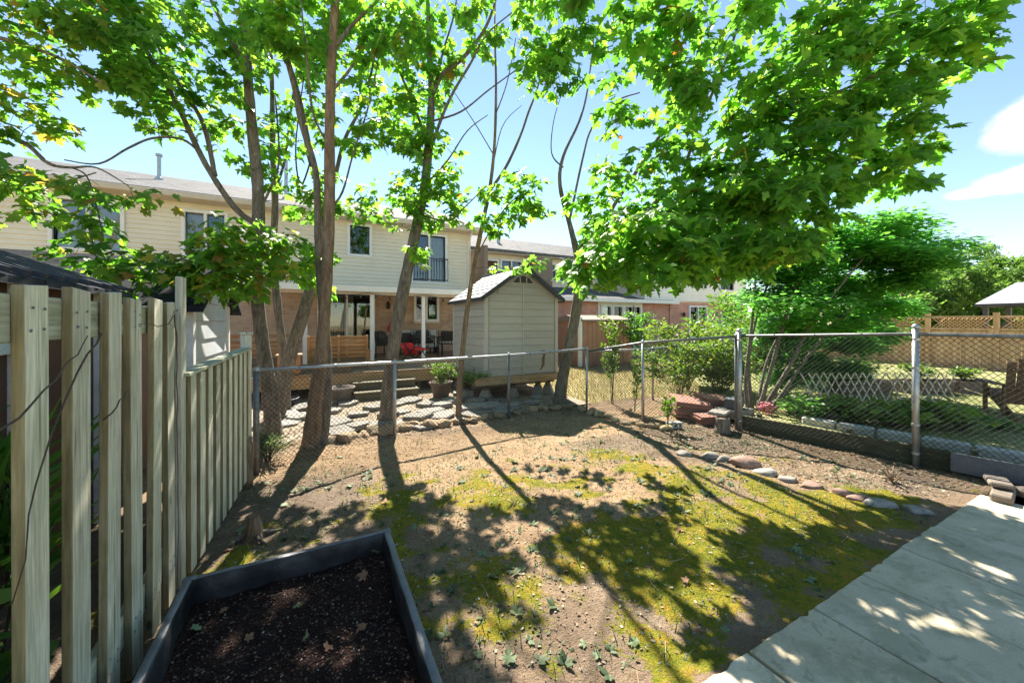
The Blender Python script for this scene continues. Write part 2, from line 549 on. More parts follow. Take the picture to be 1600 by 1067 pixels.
M['brown_pot'] = surf('brown_pot', (.12, .085, .065), (.18, .13, .10), 5, .8, .4, 40)
M['galv'] = surf('galv', (.36, .37, .38), (.50, .51, .52), 14, .42, .25, 80, metallic=.75, fine=.2)
M['galv_dark'] = surf('galv_dark', (.13, .135, .14), (.24, .245, .25), 14, .5, .35, 80, metallic=.6, fine=.3)
M['wire'] = surf('wire', (.03, .031, .033), (.07, .072, .075), 9, .85, .1, 80, metallic=0, spec=.1)
M['rubber'] = surf('rubber', (.12, .122, .135), (.18, .183, .20), 3, .42, .5, 9, bdist=.02, fine=.25)
M['liner'] = surf('liner', (.020, .020, .022), (.04, .04, .043), 4, .45, .6, 8, bdist=.02, fine=.3)
M['block_brown'] = surf('block_brown', (.15, .12, .095), (.23, .19, .15), 8, .9, .5, 40, fine=.2)
M['tile_red'] = surf('tile_red', (.30, .135, .10), (.40, .21, .16), 7, .85, .4, 50, vary=.2)
M['stone_grey'] = surf('stone_grey', (.12, .11, .095), (.25, .235, .205), 4, .9, .7, 22, bdist=.012, vary=.25, c3=(.23, .205, .175))
M['rubble'] = surf('rubble', (.24, .15, .085), (.42, .31, .20), 5, .9, .8, 20, bdist=.014, vary=.3, c3=(.34, .30, .14))
M['stone_pink'] = surf('stone_pink', (.21, .13, .10), (.33, .215, .165), 7, .85, .7, 18, bdist=.012, vary=.12)
M['stone_white'] = surf('stone_white', (.17, .15, .13), (.33, .30, .265), 7, .85, .7, 18, bdist=.012, vary=.12)
M['slate_plank'] = surf('slate_plank', (.075, .085, .10), (.12, .13, .15), 3, .6, .3, 40)
M['pale_edging'] = surf('pale_edging', (.34, .335, .31), (.50, .49, .46), 4, .85, .4, 30, vary=.1)
M['adirondack'] = wood('adirondack', (.15, .085, .05), (.22, .13, .08), (.28, .17, .10), 'z', 1.0, vary=.08)
M['gazebo_roof'] = surf('gazebo_roof', (.42, .44, .47), (.50, .52, .55), 2, .5, .1, 40, fine=.05)
# ---- materials with more than one layer


def bark_mat(name, c1, c2, c3, moss=.25):
    t = NT(name); v = t.mapping((1, 1, .22))
    n1 = t.noise(v, 24, 6, .7, .8); v2 = t.mapping(); n2 = t.noise(v2, 5, 4); n3 = t.noise(v2, 120, 2)
    c = t.ramp(n1, [(.3, c1), (.5, c2), (.7, c3)])
    c = t.mix(t.rng(n2, .5, .72, 0, moss), c, (.10, .105, .045))
    n4 = t.noise(v2, 11, 3); c = t.mix(t.rng(n4, .6, .72, 0, .5), c, (.30, .28, .24))
    c = t.mix(1.0, c, t.ramp(n3, [(.3, (.8, .8, .8)), (.7, (1.15, 1.15, 1.15))]), 'MULTIPLY')
    t.principled(c, .9, t.bump(n1, 1.0, .03), 0, .2)
    return t.m


M['bark'] = bark_mat('bark', (.075, .058, .044), (.185, .155, .125), (.33, .29, .24))
M['bark_warm'] = bark_mat('bark_warm', (.11, .07, .042), (.24, .165, .105), (.37, .275, .19), .15)
M['twig'] = surf('twig', (.055, .04, .032), (.11, .085, .068), 8, .9, .3, 40)
M['cut_wood'] = surf('cut_wood', (.30, .20, .12), (.42, .31, .20), 14, .9, .4, 40)


def yard_mat():
    t = NT('yard_soil'); v = t.mapping()
    at = t.new("ShaderNodeAttribute"); at.attribute_name = 'moss'
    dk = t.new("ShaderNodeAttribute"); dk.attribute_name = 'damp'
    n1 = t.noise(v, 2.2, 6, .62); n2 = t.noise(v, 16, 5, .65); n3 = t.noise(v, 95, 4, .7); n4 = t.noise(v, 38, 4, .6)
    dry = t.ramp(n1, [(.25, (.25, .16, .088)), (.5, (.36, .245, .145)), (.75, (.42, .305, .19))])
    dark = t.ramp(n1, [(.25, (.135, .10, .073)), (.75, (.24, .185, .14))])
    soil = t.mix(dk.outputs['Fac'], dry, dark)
    soil = t.mix(t.rng(n2, .5, .68, 0, .7), soil, (.165, .115, .075))
    soil = t.mix(1.0, soil, t.ramp(n3, [(.25, (.55, .54, .52)), (.5, (1, 1, 1)), (.75, (1.35, 1.33, 1.3))]), 'MULTIPLY')
    moss = t.ramp(t.math('ADD', t.math('MULTIPLY', n2, .55), t.math('MULTIPLY', n1, .45)), [(.30, (.085, .110, .010)), (.44, (.155, .170, .014)), (.54, (.26, .215, .02)), (.66, (.33, .18, .035))])
    moss = t.mix(1.0, moss, t.ramp(n3, [(.25, (.5, .5, .5)), (.75, (1.4, 1.4, 1.3))]), 'MULTIPLY')
    f = t.math('ADD', at.outputs['Fac'], t.math('MULTIPLY', t.math('SUBTRACT', n4, .5), 1.1))
    f = t.math('ADD', f, t.math('MULTIPLY', t.math('SUBTRACT', n3, .5), .55))
    f = t.rng(f, .42, .58, 0, .96)
    c = t.mix(f, soil, moss)
    h = t.math('ADD', t.math('MULTIPLY', n3, .6), t.math('MULTIPLY', n2, 1.0))
    t.principled(c, .95, t.bump(h, .95, .03), 0, .1)
    return t.m


M['yard'] = yard_mat()


def lawn_mat(name, a, b, c_, scale=1.5):
    t = NT(name); v = t.mapping()
    n1 = t.noise(v, scale, 6, .6); n2 = t.noise(v, 26, 5, .7); n3 = t.noise(v, 110, 3)
    c = t.ramp(n1, [(.3, a), (.5, b), (.7, c_)])
    c = t.mix(1.0, c, t.ramp(n2, [(.25, (.6, .6, .6)), (.75, (1.3, 1.3, 1.25))]), 'MULTIPLY')
    c = t.mix(1.0, c, t.ramp(n3, [(.25, (.75, .75, .75)), (.75, (1.2, 1.2, 1.2))]), 'MULTIPLY')
    t.principled(c, .95, t.bump(n2, .8, .03), 0, .1)
    return t.m


M['lawn_dry'] = lawn_mat('lawn_dry', (.32, .25, .12), (.42, .34, .18), (.27, .25, .09))
M['lawn_green'] = lawn_mat('lawn_green', (.18, .20, .07), (.28, .28, .12), (.38, .34, .19))
M['gravel'] = lawn_mat('gravel', (.22, .17, .12), (.32, .26, .20), (.42, .36, .28), 3)


def slab_mat():
    t = NT('slab'); v = t.mapping((1, 1, 1), rnd=True)
    n1 = t.noise(v, 1.9, 6, .62, .8); n2 = t.noise(v, 4.5, 6, .65, .5); n3 = t.noise(v, 160, 3, .75); n4 = t.noise(v, 26, 5, .65); n5 = t.noise(v, 7, 4, .55, 1.8)
    c = t.ramp(n1, [(.30, (.39, .335, .215)), (.48, (.53, .46, .32)), (.68, (.62, .54, .40))])
    c = t.mix(t.rng(n2, .50, .62, 0, .55), c, (.31, .295, .19))          # algae
    c = t.mix(t.rng(n5, .60, .66, 0, .45), c, (.24, .22, .155))          # damp stains with an edge
    c = t.mix(t.rng(n4, .56, .72, 0, .45), c, (.58, .53, .43))           # worn pale spots
    c = t.mix(t.rng(n3, .66, .74, 0, .6), c, (.16, .145, .11))           # grit
    c = t.mix(1.0, c, t.ramp(n3, [(.25, (.78, .78, .78)), (.75, (1.18, 1.18, 1.18))]), 'MULTIPLY')
    t.principled(t.value(c, .1), .92, t.bump(t.math('ADD', n3, t.math('MULTIPLY', n4, .8)), .6, .004), 0, .15)
    return t.m


M['slab'] = slab_mat()


def potting_mat():
    t = NT('potting_soil'); v = t.mapping()
    n1 = t.noise(v, 7, 5, .65); n2 = t.noise(v, 60, 4, .75); vo = t.new("ShaderNodeTexVoronoi")
    t.l.new(v, vo.inputs['Vector']); vo.inputs['Scale'].default_value = 85
    c = t.ramp(n1, [(.3, (.016, .009, .008)), (.6, (.042, .022, .018)), (.8, (.075, .042, .032))])
    c = t.mix(t.rng(n2, .62, .75, 0, .7), c, (.13, .075, .055))
    h = t.math('ADD', n2, t.math('MULTIPLY', vo.outputs['Distance'], .8))
    t.principled(c, .95, t.bump(h, 1.0, .03), 0, .15)
    return t.m


M['potting'] = potting_mat()

MAPLE = [(0, (.068, .165, .034)), (.3, (.105, .235, .040)), (.6, (.150, .285, .046)), (.93, (.205, .33, .054)), (.99, (.22, .27, .04)), (.999, (.32, .13, .04))]
M['maple_leaf'] = leaf_mat('maple_leaf', MAPLE, .6, .42, 2.0)
M['maple_leaf_right'] = leaf_mat('maple_leaf_right', [(0, (.068, .170, .034)), (.5, (.112, .255, .042)), (.9, (.18, .325, .05)), (.99, (.19, .28, .04)), (.999, (.34, .10, .03))], .6, .4, 2.0)
M['maple_leaf_sick'] = leaf_mat('maple_leaf_sick', [(0, (.065, .155, .026)), (.5, (.11, .235, .034)), (.8, (.18, .28, .04)), (.93, (.27, .22, .05)), (1, (.34, .19, .06))], .6, .5, 2.0)
M['dogwood_leaf'] = leaf_mat('dogwood_leaf', [(0, (.06, .19, .045)), (.5, (.095, .26, .055)), (1, (.15, .33, .07))], .6, .4, 2.0)
M['bush_leaf'] = leaf_mat('bush_leaf', [(0, (.08, .16, .025)), (.5, (.14, .23, .035)), (.9, (.21, .27, .045)), (1, (.28, .22, .06))], .5, .5, 1.5)
M['plant_leaf'] = leaf_mat('plant_leaf', [(0, (.05, .15, .03)), (.5, (.09, .22, .04)), (1, (.16, .29, .05))], .5, .4, 1.7)
M['lime_leaf'] = leaf_mat('lime_leaf', [(0, (.12, .24, .03)), (1, (.24, .34, .05))], .45, .5, 1.2)
M['far_leaf'] = leaf_mat('far_leaf', [(0, (.06, .13, .03)), (.5, (.11, .20, .045)), (1, (.19, .27, .07))], .5, .6, 1.8)
M['weed_leaf'] = leaf_mat('weed_leaf', [(0, (.07, .11, .045)), (.5, (.11, .16, .07)), (1, (.17, .20, .10))], .35, .6, 1.2)
M['moss_blade'] = leaf_mat('moss_blade', [(0, (.075, .10, .008)), (.4, (.145, .170, .012)), (.75, (.24, .22, .016)), (1, (.31, .19, .03))], .3, .8, 1.2)
M['dry_blade'] = leaf_mat('dry_blade', [(0, (.26, .21, .10)), (.5, (.37, .30, .16)), (1, (.20, .22, .08))], .3, .8, 1.1)
M['green_blade'] = leaf_mat('green_blade', [(0, (.09, .15, .035)), (.6, (.17, .21, .06)), (1, (.32, .29, .14))], .35, .7, 1.2)
M['litter'] = leaf_mat('litter', [(0, (.10, .065, .04)), (.35, (.20, .13, .08)), (.6, (.33, .25, .17)), (.8, (.46, .42, .34)), (1, (.16, .17, .08))], .15, .8, 1.0)
M['chips'] = leaf_mat('chips', [(0, (.03, .016, .013)), (.5, (.075, .04, .03)), (.8, (.16, .09, .065)), (.96, (.24, .15, .11)), (1, (.50, .44, .38))], .05, .9, 1.0)
M['fallen'] = leaf_mat('fallen', [(0, (.22, .25, .16)), (.5, (.16, .24, .10)), (1, (.36, .36, .28))], .25, .6, 1.0)
M['dead_leaf'] = leaf_mat('dead_leaf', [(0, (.28, .12, .06)), (1, (.38, .21, .13))], .25, .7, 1.0)

# leaf templates: y towards the tip, z up
half = [(.045, .0), (.20, -.07), (.43, .00), (.33, .12), (.36, .20), (.58, .33), (.50, .40), (.60, .56), (.40, .52), (.27, .50), (.20, .56), (.27, .72), (.15, .74), (.0, 1.0)]
outl = half + [(-x, y) for x, y in half[-2::-1]]


def fan(outline, cy, fold=.35, droop=.22):
    v = [(0, cy, 0)] + [(x, y, -fold * abs(x) * (abs(x) < .3) * .6 - fold * .3 * x * x - droop * (y - cy) ** 2) for x, y in outline]
    n = len(outline)
    return np.array(v), np.array([(0, 1 + i, 1 + (i + 1) % n) for i in range(n)])


MAPLE_T = fan(outl, .32)
MAPLE_C = (np.stack([MAPLE_T[0][:, 0], MAPLE_T[0][:, 1], -.55 * MAPLE_T[0][:, 0] ** 2 - .35 * (MAPLE_T[0][:, 1] - .3) ** 2 + .06 * np.sin(9 * MAPLE_T[0][:, 0])], 1), MAPLE_T[1])
MAPLE_N = (np.stack([MAPLE_T[0][:, 0] * .78 + .06 * MAPLE_T[0][:, 1], MAPLE_T[0][:, 1], .4 * np.abs(MAPLE_T[0][:, 0]) - .45 * (MAPLE_T[0][:, 1] - .2) ** 2], 1), MAPLE_T[1])
OVATE_T = fan([(0, 0), (.22, .22), (.27, .48), (.15, .8), (0, 1), (-.15, .8), (-.27, .48), (-.22, .22)], .45, .5, .2)
DIA_T = (np.array([(0, 0, 0), (.26, .45, -.06), (0, 1, -.1), (-.26, .45, -.06)]), np.array([(0, 1, 2), (0, 2, 3)]))
BLADE_T = (np.array([(-.05, 0, 0), (.05, 0, 0), (.03, .6, .06), (-.03, .6, .06), (0, 1, .2)]), np.array([(0, 1, 2), (0, 2, 3), (3, 2, 4)]))
CHIP_T = (np.array([(-.25, 0, 0), (.25, .1, .1), (.2, .9, 0), (-.3, .8, .15)]), np.array([(0, 1, 2), (0, 2, 3)]))

# ================================================================== the setting
g = MB().add([(-250, -150, -.03), (300, -150, -.03), (300, 400, -.03), (-250, 400, -.03)], [(0, 1, 2, 3)]).build('ground', M['lawn_dry'])
g['kind'] = 'structure'


def moss_field(x, y):
    a = 1 - np.sqrt(((x - 3.15) / 2.0) ** 2 + ((y - 2.35) / 1.25) ** 2)
    b = 1 - np.sqrt(((x - 2.1) / 1.3) ** 2 + ((y - 1.9) / .95) ** 2)
    c = (1 - np.sqrt(((x - 1.6) / 1.5) ** 2 + ((y - 3.2) / .65) ** 2)) * .5
    d = 1 - np.sqrt(((x - 4.6) / 1.1) ** 2 + ((y - 1.6) / .55) ** 2)
    m = np.maximum(np.maximum(a, b * .6), np.maximum(c, d))
    n = fbm(x, y, 1.9, 4, 3); n2 = fbm(x, y, 6.0, 3, 9)
    f = np.clip(m, -.8, .5) * .75 + (n - .5) * 1.7 + (n2 - .5) * 1.2 + .27
    far = (y > 4.1 + .15 * np.sin(x * 3)) * .4                                      # the sunny back strip stays bare
    bed = np.clip((x - (3.35 + (3.35 - y) * .82)) * 3, 0, 1) * .42 * (y > 1.2)       # the bed behind the row of stones has little
    return np.clip(f - far - bed, 0, 1)


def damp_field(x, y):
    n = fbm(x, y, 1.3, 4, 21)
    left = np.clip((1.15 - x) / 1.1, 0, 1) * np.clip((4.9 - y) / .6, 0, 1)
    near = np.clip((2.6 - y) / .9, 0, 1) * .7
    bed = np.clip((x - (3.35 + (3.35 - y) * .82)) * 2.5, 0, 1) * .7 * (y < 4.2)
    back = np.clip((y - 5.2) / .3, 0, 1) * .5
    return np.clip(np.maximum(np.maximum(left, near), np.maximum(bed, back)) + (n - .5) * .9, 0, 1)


def yard_z(x, y):
    return (fbm(x, y, .9, 3, 40) - .5) * .05 + (fbm(x, y, 7, 3, 50) - .5) * .022 + moss_field(x, y) * .012


nx, ny = 330, 365
xs, ys = np.linspace(-2.2, 6.6, nx), np.linspace(-1.2, 6.1, ny)
XX, YY = np.meshgrid(xs, ys, indexing='ij')
ZZ = yard_z(XX, YY)
ZZ = ZZ + .034 * np.exp(-np.clip(YY - 1.1, 0, 9) / .10) * (XX > .5)
ZZ = np.where((YY < 1.085) & (XX > .55), -.03, ZZ)
V = np.stack([XX, YY, ZZ], -1).reshape(-1, 3)
ii = (np.arange(nx - 1)[:, None] * ny + np.arange(ny - 1)[None]).ravel()
F = np.concatenate([np.stack([ii, ii + ny, ii + ny + 1], 1), np.stack([ii, ii + ny + 1, ii + 1], 1)])
me = tri_mesh('yard_ground', V, F, True)
for nm, fn in (('moss', moss_field), ('damp', damp_field)):
    at = me.attributes.new(nm, 'FLOAT', 'POINT'); at.data.foreach_set('value', fn(XX, YY).astype(np.float32).ravel())
yard = link('yard_ground', me, M['yard']); yard['kind'] = 'structure'


def sheet(name, poly, z, mat):
    o = MB().add([(x, y, z) for x, y in poly], [tuple(range(len(poly)))]).build(name, mat); o['kind'] = 'structure'; return o


sheet('gravel_bed', [(-4, 6.0), (4.9, 6.0), (4.9, 9.6), (-4, 9.6)], .012, M['gravel'])
# the neighbour's lawn on the right lies a step higher behind the boards
RAISE = .12
m = MB().prism([(6.0, 3.55, -.03), (6.45, 1.6, -.03), (6.7, -6, -.03), (19.4, -6, -.03), (19.4, 11, -.03), (10.5, 8, -.03), (7.5, 5.4, -.03)], (0, 0, RAISE + .03))
lawn = m.build('lawn', M['lawn_green']); lawn['kind'] = 'structure'


def cover(name, n, area, z, mat, tmpl, smin, smax, label, upright=True, keep=None, cat='grass', tilt=.5):
    x = rng.uniform(area[0], area[1], n); y = rng.uniform(area[2], area[3], n)
    if keep is not None:
        k = keep(x, y); x, y = x[k], y[k]
    n = len(x)
    zz = z(x, y) if callable(z) else np.full(n, z)
    a = rng.uniform(0, 2 * math.pi, n); h = np.stack([np.cos(a), np.sin(a), np.zeros(n)], 1)
    if upright:
        tip = h * rng.uniform(.1, 1.0, n)[:, None] + np.array([0, 0, 1.0]); nrm = h + 0.0
        nrm = np.stack([h[:, 0], h[:, 1], np.full(n, .2)], 1)
    else:
        tip = h + np.stack([np.zeros(n), np.zeros(n), rng.uniform(-.15, .35, n)], 1); nrm = np.array([0, 0, 1.0]) + rng.normal(0, tilt * .5, (n, 3))
    V, F = scatter(*tmpl, np.stack([x, y, zz], 1), tip, nrm, rng.uniform(smin, smax, n))
    o = link(name, tri_mesh(name, V, F), mat)
    return tag(o, label, cat, None, 'stuff')


PLANT = (-.62, .42, .55, 2.56)       # raised planter: x0, x1, y0, y1


def in_yard(x, y):
    return ~((x > PLANT[0] - .05) & (x < PLANT[1] + .05) & (y < PLANT[3] + .05) & (y > PLANT[2] - .05)) & ~((y < 1.13) & (x > .6)) & (x > -2.1)


# ------------------------------------------------------------------ patio
patio = structure('patio')
for k in range(-2, 6):
    for r, (y0, y1) in enumerate(((.19, 1.1), (-.73, .18), (-1.65, -.74))):
        x0 = 1.865 + .602 * k; jx = random.uniform(-.004, .004); jy = random.uniform(-.006, .006) if r == 0 else 0
        m = MB(); nq = 14; hw, hd = .2945, (y1 - y0) / 2
        # the far edge is ragged and chipped
        up = [(-hw, -hd)] + [(hw, -hd)] + [(hw - 2 * hw * q / nq, hd + (random.uniform(-.004, .001) - (.014 if random.random() < .06 else 0) if r == 0 else 0)) for q in range(nq + 1)]
        nn = len(up); cx = lambda q, e: (q[0] * (1 - e / hw), q[1] * (1 - e / hd))
        m.add([(*q, -.03) for q in up] + [(*q, .024) for q in up] + [(*cx(q, .006), .03) for q in up],
              [tuple(range(2 * nn, 3 * nn))] + [(i, (i + 1) % nn, (i + 1) % nn + nn, i + nn) for i in range(nn)] + [(i + nn, (i + 1) % nn + nn, (i + 1) % nn + 2 * nn, i + 2 * nn) for i in range(nn)])
        o = m.build('paving_slab', M['slab'], patio)
        o.location = (x0 + .301 + jx, (y0 + y1) / 2 + jy, .022 + random.uniform(-.003, .003))
        o.rotation_euler = (random.uniform(-.004, .004), random.uniform(-.004, .004), random.uniform(-.006, .006))
# ================================================================== houses


def cells(x0, x1, z0, z1, openings):
    xs_ = sorted({x0, x1, *[q for o in openings for q in o[:2] if x0 < q < x1]})
    zs_ = sorted({z0, z1, *[q for o in openings for q in o[2:4] if z0 < q < z1]})
    for a, b in zip(xs_, xs_[1:]):
        run = None
        for c, d in zip(zs_, zs_[1:]):
            mx, mz = (a + b) / 2, (c + d) / 2
            if any(o[0] < mx < o[1] and o[2] < mz < o[3] for o in openings):
                if run: yield a, b, run[0], run[1]
                run = None
            else: run = (run[0], d) if run else (c, d)
        if run: yield a, b, run[0], run[1]


def brick_wall(parent, x0, x1, z0, z1, y, ops, mat, name='brick_wall', t=.22):
    m = MB()
    for a, b, c, d in cells(x0, x1, z0, z1, ops): m.span(a, b, y, y + t, c, d)
    return m.build(name, mat, parent)


def siding_wall(parent, x0, x1, z0, z1, y, ops, mat, course=.105, name='siding'):
    """lapped courses: every board slopes out to its lower edge"""
    m = MB()
    for a, b, c, d in cells(x0, x1, z0, z1, ops):
        k0 = int(math.floor((c - z0) / course)); z = z0 + k0 * course
        while z < d - 1e-4:
            lo, hi = max(z, c), min(z + course, d)
            f = lambda q: .034 * (1 - (q - z) / course)
            m.add([(a, y - f(lo), lo), (b, y - f(lo), lo), (b, y - f(hi), hi), (a, y - f(hi), hi), (a, y, lo), (b, y, lo)],
                  [(0, 1, 2, 3), (4, 5, 1, 0)])
            z += course
        m.span(a, b, y + .003, y + .2, c, d)
    return m.build(name, mat, parent)


def window(parent, x0, x1, z0, z1, y, mull=(.5,), frame=.085, sill=True, curtain=None, name='window', wmat=None, depth=.07, blinds=False):
    """frame with depth, panes set back, a dark room behind"""
    wmat = wmat or M['white_paint']
    o = MB().span(x0 - frame, x1 + frame, y - .085, y + depth, z1, z1 + frame).span(x0 - frame, x1 + frame, y - .085, y + depth, z0 - frame, z0) \
        .span(x0 - frame, x0, y - .083, y + depth, z0, z1).span(x1, x1 + frame, y - .083, y + depth, z0, z1)
    xs_ = [x0] + [x0 + (x1 - x0) * q for q in mull] + [x1]
    for q in xs_[1:-1]: o.span(q - .035, q + .035, y - .06, y + depth, z0, z1)
    w = o.build(name, wmat, parent)
    for a, b in zip(xs_, xs_[1:]):
        MB().span(a + .004, b - .004, y + depth - .022, y + depth - .016, z0 + .004, z1 - .004).build('pane', M['glass'], w)
    MB().add([(x0, y + depth, z0), (x1, y + depth, z0), (x1, y + depth, z1), (x0, y + depth, z1),
              (x0, y + 1.3, z0), (x1, y + 1.3, z0), (x1, y + 1.3, z1), (x0, y + 1.3, z1)],
             [(4, 5, 6, 7), (0, 1, 5, 4), (3, 7, 6, 2), (0, 4, 7, 3), (1, 2, 6, 5)]).build('room', M['room'], w)
    if curtain:
        for (a, b) in curtain:
            cm = MB(); n = 14
            xa, xb = x0 + (x1 - x0) * a, x0 + (x1 - x0) * b
            vs = []; fs = []
            for i in range(n + 1):
                x = xa + (xb - xa) * i / n; yy = y + depth + .08 + .02 * math.sin(i * 2.1)
                vs += [(x, yy, z0 + .02), (x, yy, z1 - .01)]
            for i in range(n): fs.append((2 * i, 2 * i + 2, 2 * i + 3, 2 * i + 1))
            cm.add(vs, fs).build('curtain', M['curtain'], w)
    if blinds:
        cm = MB()
        for i in range(13):
            x = x0 + .05 + i * .078
            cm.box((x, y + depth + .09, (z0 + z1) / 2), (.07, .004, z1 - z0 - .06), rz=.55)
        cm.build('blinds', M['curtain'], w)
    if sill: MB().span(x0 - .12, x1 + .12, y - .13, y + .01, z0 - frame - .07, z0 - frame - .003).build('sill', M['soffit'], w)
    return w


def gable_roof(parent, x0, x1, ye, yr, ze, zr, mat, over=.35, th=.16, name='roof'):
    """front and back slope over a ridge along X"""
    yb = 2 * yr - ye
    m = MB().prism([(x0 - over, ye, ze), (x0 - over, yr, zr), (x0 - over, yb, ze), (x0 - over, yb, ze - th), (x0 - over, yr, zr - th), (x0 - over, ye, ze - th)], (x1 - x0 + 2 * over, 0, 0))
    return m.build(name, mat, parent)


# ---- the long house in the middle: tan brick below, cream siding above
YA = 14.0
hA = thing('townhouse', 'long two-storey townhouse, tan brick below and cream siding above, with covered deck', 'house')
opsA = [(-6.0, -4.73, 3.58, 4.82), (-3.37, -2.45, 3.58, 4.82), (1.0, 1.63, 3.98, 4.95), (3.13, 4.35, 3.17, 4.88),
        (.1, 1.72, .52, 2.58), (3.25, 4.03, 1.75, 2.58), (-3.4, -2.5, 1.2, 2.45)]
brick_wall(hA, -9, 5.4, -.02, 2.8, YA, [o for o in opsA if o[3] < 2.8], M['brick_tan'])
siding_wall(hA, -9, 5.4, 2.8, 5.12, YA - .02, [o for o in opsA if o[2] > 2.8], M['siding_cream'], course=.13)
MB().span(-9, -8.8, YA, YA + 8, 0, 5.1).span(5.2, 5.4, YA + .25, YA + 8, 0, 5.1).build('side_wall', M['siding_cream'], hA)
window(hA, *opsA[0], YA, (.5,), curtain=[(0, .3), (.55, 1)], sill=False)
window(hA, *opsA[1], YA, (.5,), curtain=[(0, .5)], sill=False)
window(hA, *opsA[2], YA, (), sill=False)
window(hA, *opsA[3], YA, (.5,), curtain=[(.5, 1)], sill=False, name='balcony_door')
window(hA, *opsA[4], YA, (.5,), frame=.09, sill=False, name='sliding_door', blinds=True)
window(hA, *opsA[5], YA, (.5,))
window(hA, *opsA[6], YA, (.5,))
# juliet rail
m = MB(); xa, xb, yy = 3.16, 4.42, YA - .17
for z in (3.22, 4.02): m.bar((xa, yy, z), (xb, yy, z), .03, .03)
for x in (xa, xb):
    for z in (3.22, 4.02): m.bar((x, yy, z), (x, YA, z), .025)
rail = m.build('balcony_rail', M['black_metal'], hA)
for i in range(13):
    x = xa + (xb - xa) * i / 12
    MB().tube([(x, yy, 3.22), (x, yy - .03, 3.45), (x, yy, 3.7), (x, yy, 4.02)], .009, 5).build('baluster', M['black_metal'], rail)
rf = gable_roof(hA, -9, 5.4, 13.55, 18.0, 5.30, 6.95, M['roof_pale'])
MB().span(-9.3, 5.7, 13.56, YA - .005, 5.085, 5.13).build('soffit', M['soffit'], hA)
MB().span(-9.35, 5.75, 13.44, 13.545, 5.10, 5.26, bev=.02).build('gutter', M['soffit'], hA)
MB().tube([(5.28, 13.5, 5.1), (5.28, 13.75, 4.9), (5.28, 13.93, 4.8), (5.28, 13.93, .2)], .04, 8).build('downspout', M['siding_cream'], hA)
for x, yv, h in ((-4.6, 16.3, .75), (-.95, 15.2, 1.55), (3.9, 16.0, .5)):
    z0 = 5.30 + (yv - 13.55) * .371
    v = MB().lathe([(.12, -.1), (.11, .05), (.055, .08), (.055, h), (.09, h + .01), (.09, h + .08), (.02, h + .1)], (x, yv, z0), 12).build('roof_vent', M['galv'], hA)
# covered deck
YC = 11.4
m = MB().prism([(-1.6, YC - .12, 2.62), (-1.6, YA - .03, 2.86), (-1.6, YA - .03, 2.80), (-1.6, YC - .12, 2.56)], (6.7, 0, 0))
pc = m.build('deck_roof', M['white_worn'], hA)
MB().span(-1.65, 5.15, YC - .2, YC - .125, 2.49, 2.655, bev=.01).build('fascia', M['white_paint'], pc)
MB().span(-1.55, 5.05, YC - .06, YC + .06, 2.42, 2.555).build('beam', M['soffit'], pc)
for x in (-.28, 1.40, 2.87, 4.4):
    MB().span(x - .055, x + .055, YC - .05, YC + .05, .53, 2.42, bev=.008).build('post', M['white_paint'], hA)
ln = MB().lathe([(.02, .0), (.06, .03), (.07, .2), (.03, .26), (.01, .3)], (2.25, YA - .13, 2.1), 8).box((2.25, YA - .06, 2.33), (.05, .13, .04)).build('wall_lantern', M['black_metal'], hA)

# ---- deck
deck = thing('wooden_deck', 'low wooden deck with steps under the white patio cover', 'deck')
DX0, DX1, DY0, DY1 = -2.6, 5.0, 9.0, 13.98
bw = .138
n = int((DY1 - DY0) / bw)
base = MB().box((0, 0, 0), (DX1 - DX0, bw - .008, .03)).mesh('deck_board')
for i in range(n):
    link('deck_board', base, M['deck_wood'], deck, ((DX0 + DX1) / 2, DY0 + bw * (i + .5), .515))
MB().span(DX0, DX1, DY0 + .02, DY0 + .06, .24, .498).build('rim_board', M['platform_wood'], deck)
MB().span(DX0, DX0 + .05, DY0 + .07, DY1, .24, .497).span(DX1 - .05, DX1, DY0 + .07, DY1, .24, .497).build('side_joist', M['platform_wood'], deck)
for x in (-2.4, -.9, .5, 2.2, 3.4, 4.8):
    for y in (9.2, 11.4, 13.6): MB().span(x - .05, x + .05, y - .05, y + .05, -.02, .24).build('support_post', M['step_wood'], deck)
for i, (y0, z) in enumerate(((8.66, .345), (8.34, .185))):
    st = MB().span(.68, 2.02, y0, y0 + .32, z - .035, z, bev=.005).build('step', M['step_wood'], deck)
    MB().span(.70, 2.0, y0 + .03, y0 + .065, z - .15 if i == 0 else .0, z - .04).build('riser', M['step_wood'], st)

# ---- brick house with a low extension behind the grey shed
hB = thing('townhouse', 'red brick townhouse with low pale extension roof behind the brown shed', 'house')
opsB = [(12.55, 13.1, 1.7, 2.42), (13.3, 13.85, 1.7, 2.42), (14.05, 14.55, 1.7, 2.42), (14.65, 15.1, .6, 2.42)]
brick_wall(hB, 6.2, 12.3, -.02, 2.75, 14.5, [], M['brick_red'])
brick_wall(hB, 15.35, 17.3, -.02, 2.75, 14.5, [], M['brick_red'])
brick_wall(hB, 12.3, 15.35, -.02, 2.75, 14.54, opsB, M['siding_white'], 'panel_wall')
for o in opsB: window(hB, *o, 14.54, (), sill=False)
MB().span(6.2, 17.3, 14.75, 17.3, 0, 2.7).build('extension_body', M['room'], hB)
MB().prism([(6.0, 14.1, 2.78), (6.0, 17.6, 3.62), (6.0, 17.6, 3.48), (6.0, 14.1, 2.64)], (11.5, 0, 0)).build('extension_roof', M['roof_pale'], hB)
MB().span(5.95, 17.55, 14.0, 14.095, 2.62, 2.80).build('gutter', M['white_paint'], hB)
opsB2 = [(7.55, 8.2, 3.75, 4.75), (8.45, 9.6, 3.95, 4.8), (13.2, 14.2, 3.95, 4.8), (11.3, 12.3, 3.95, 4.8)]
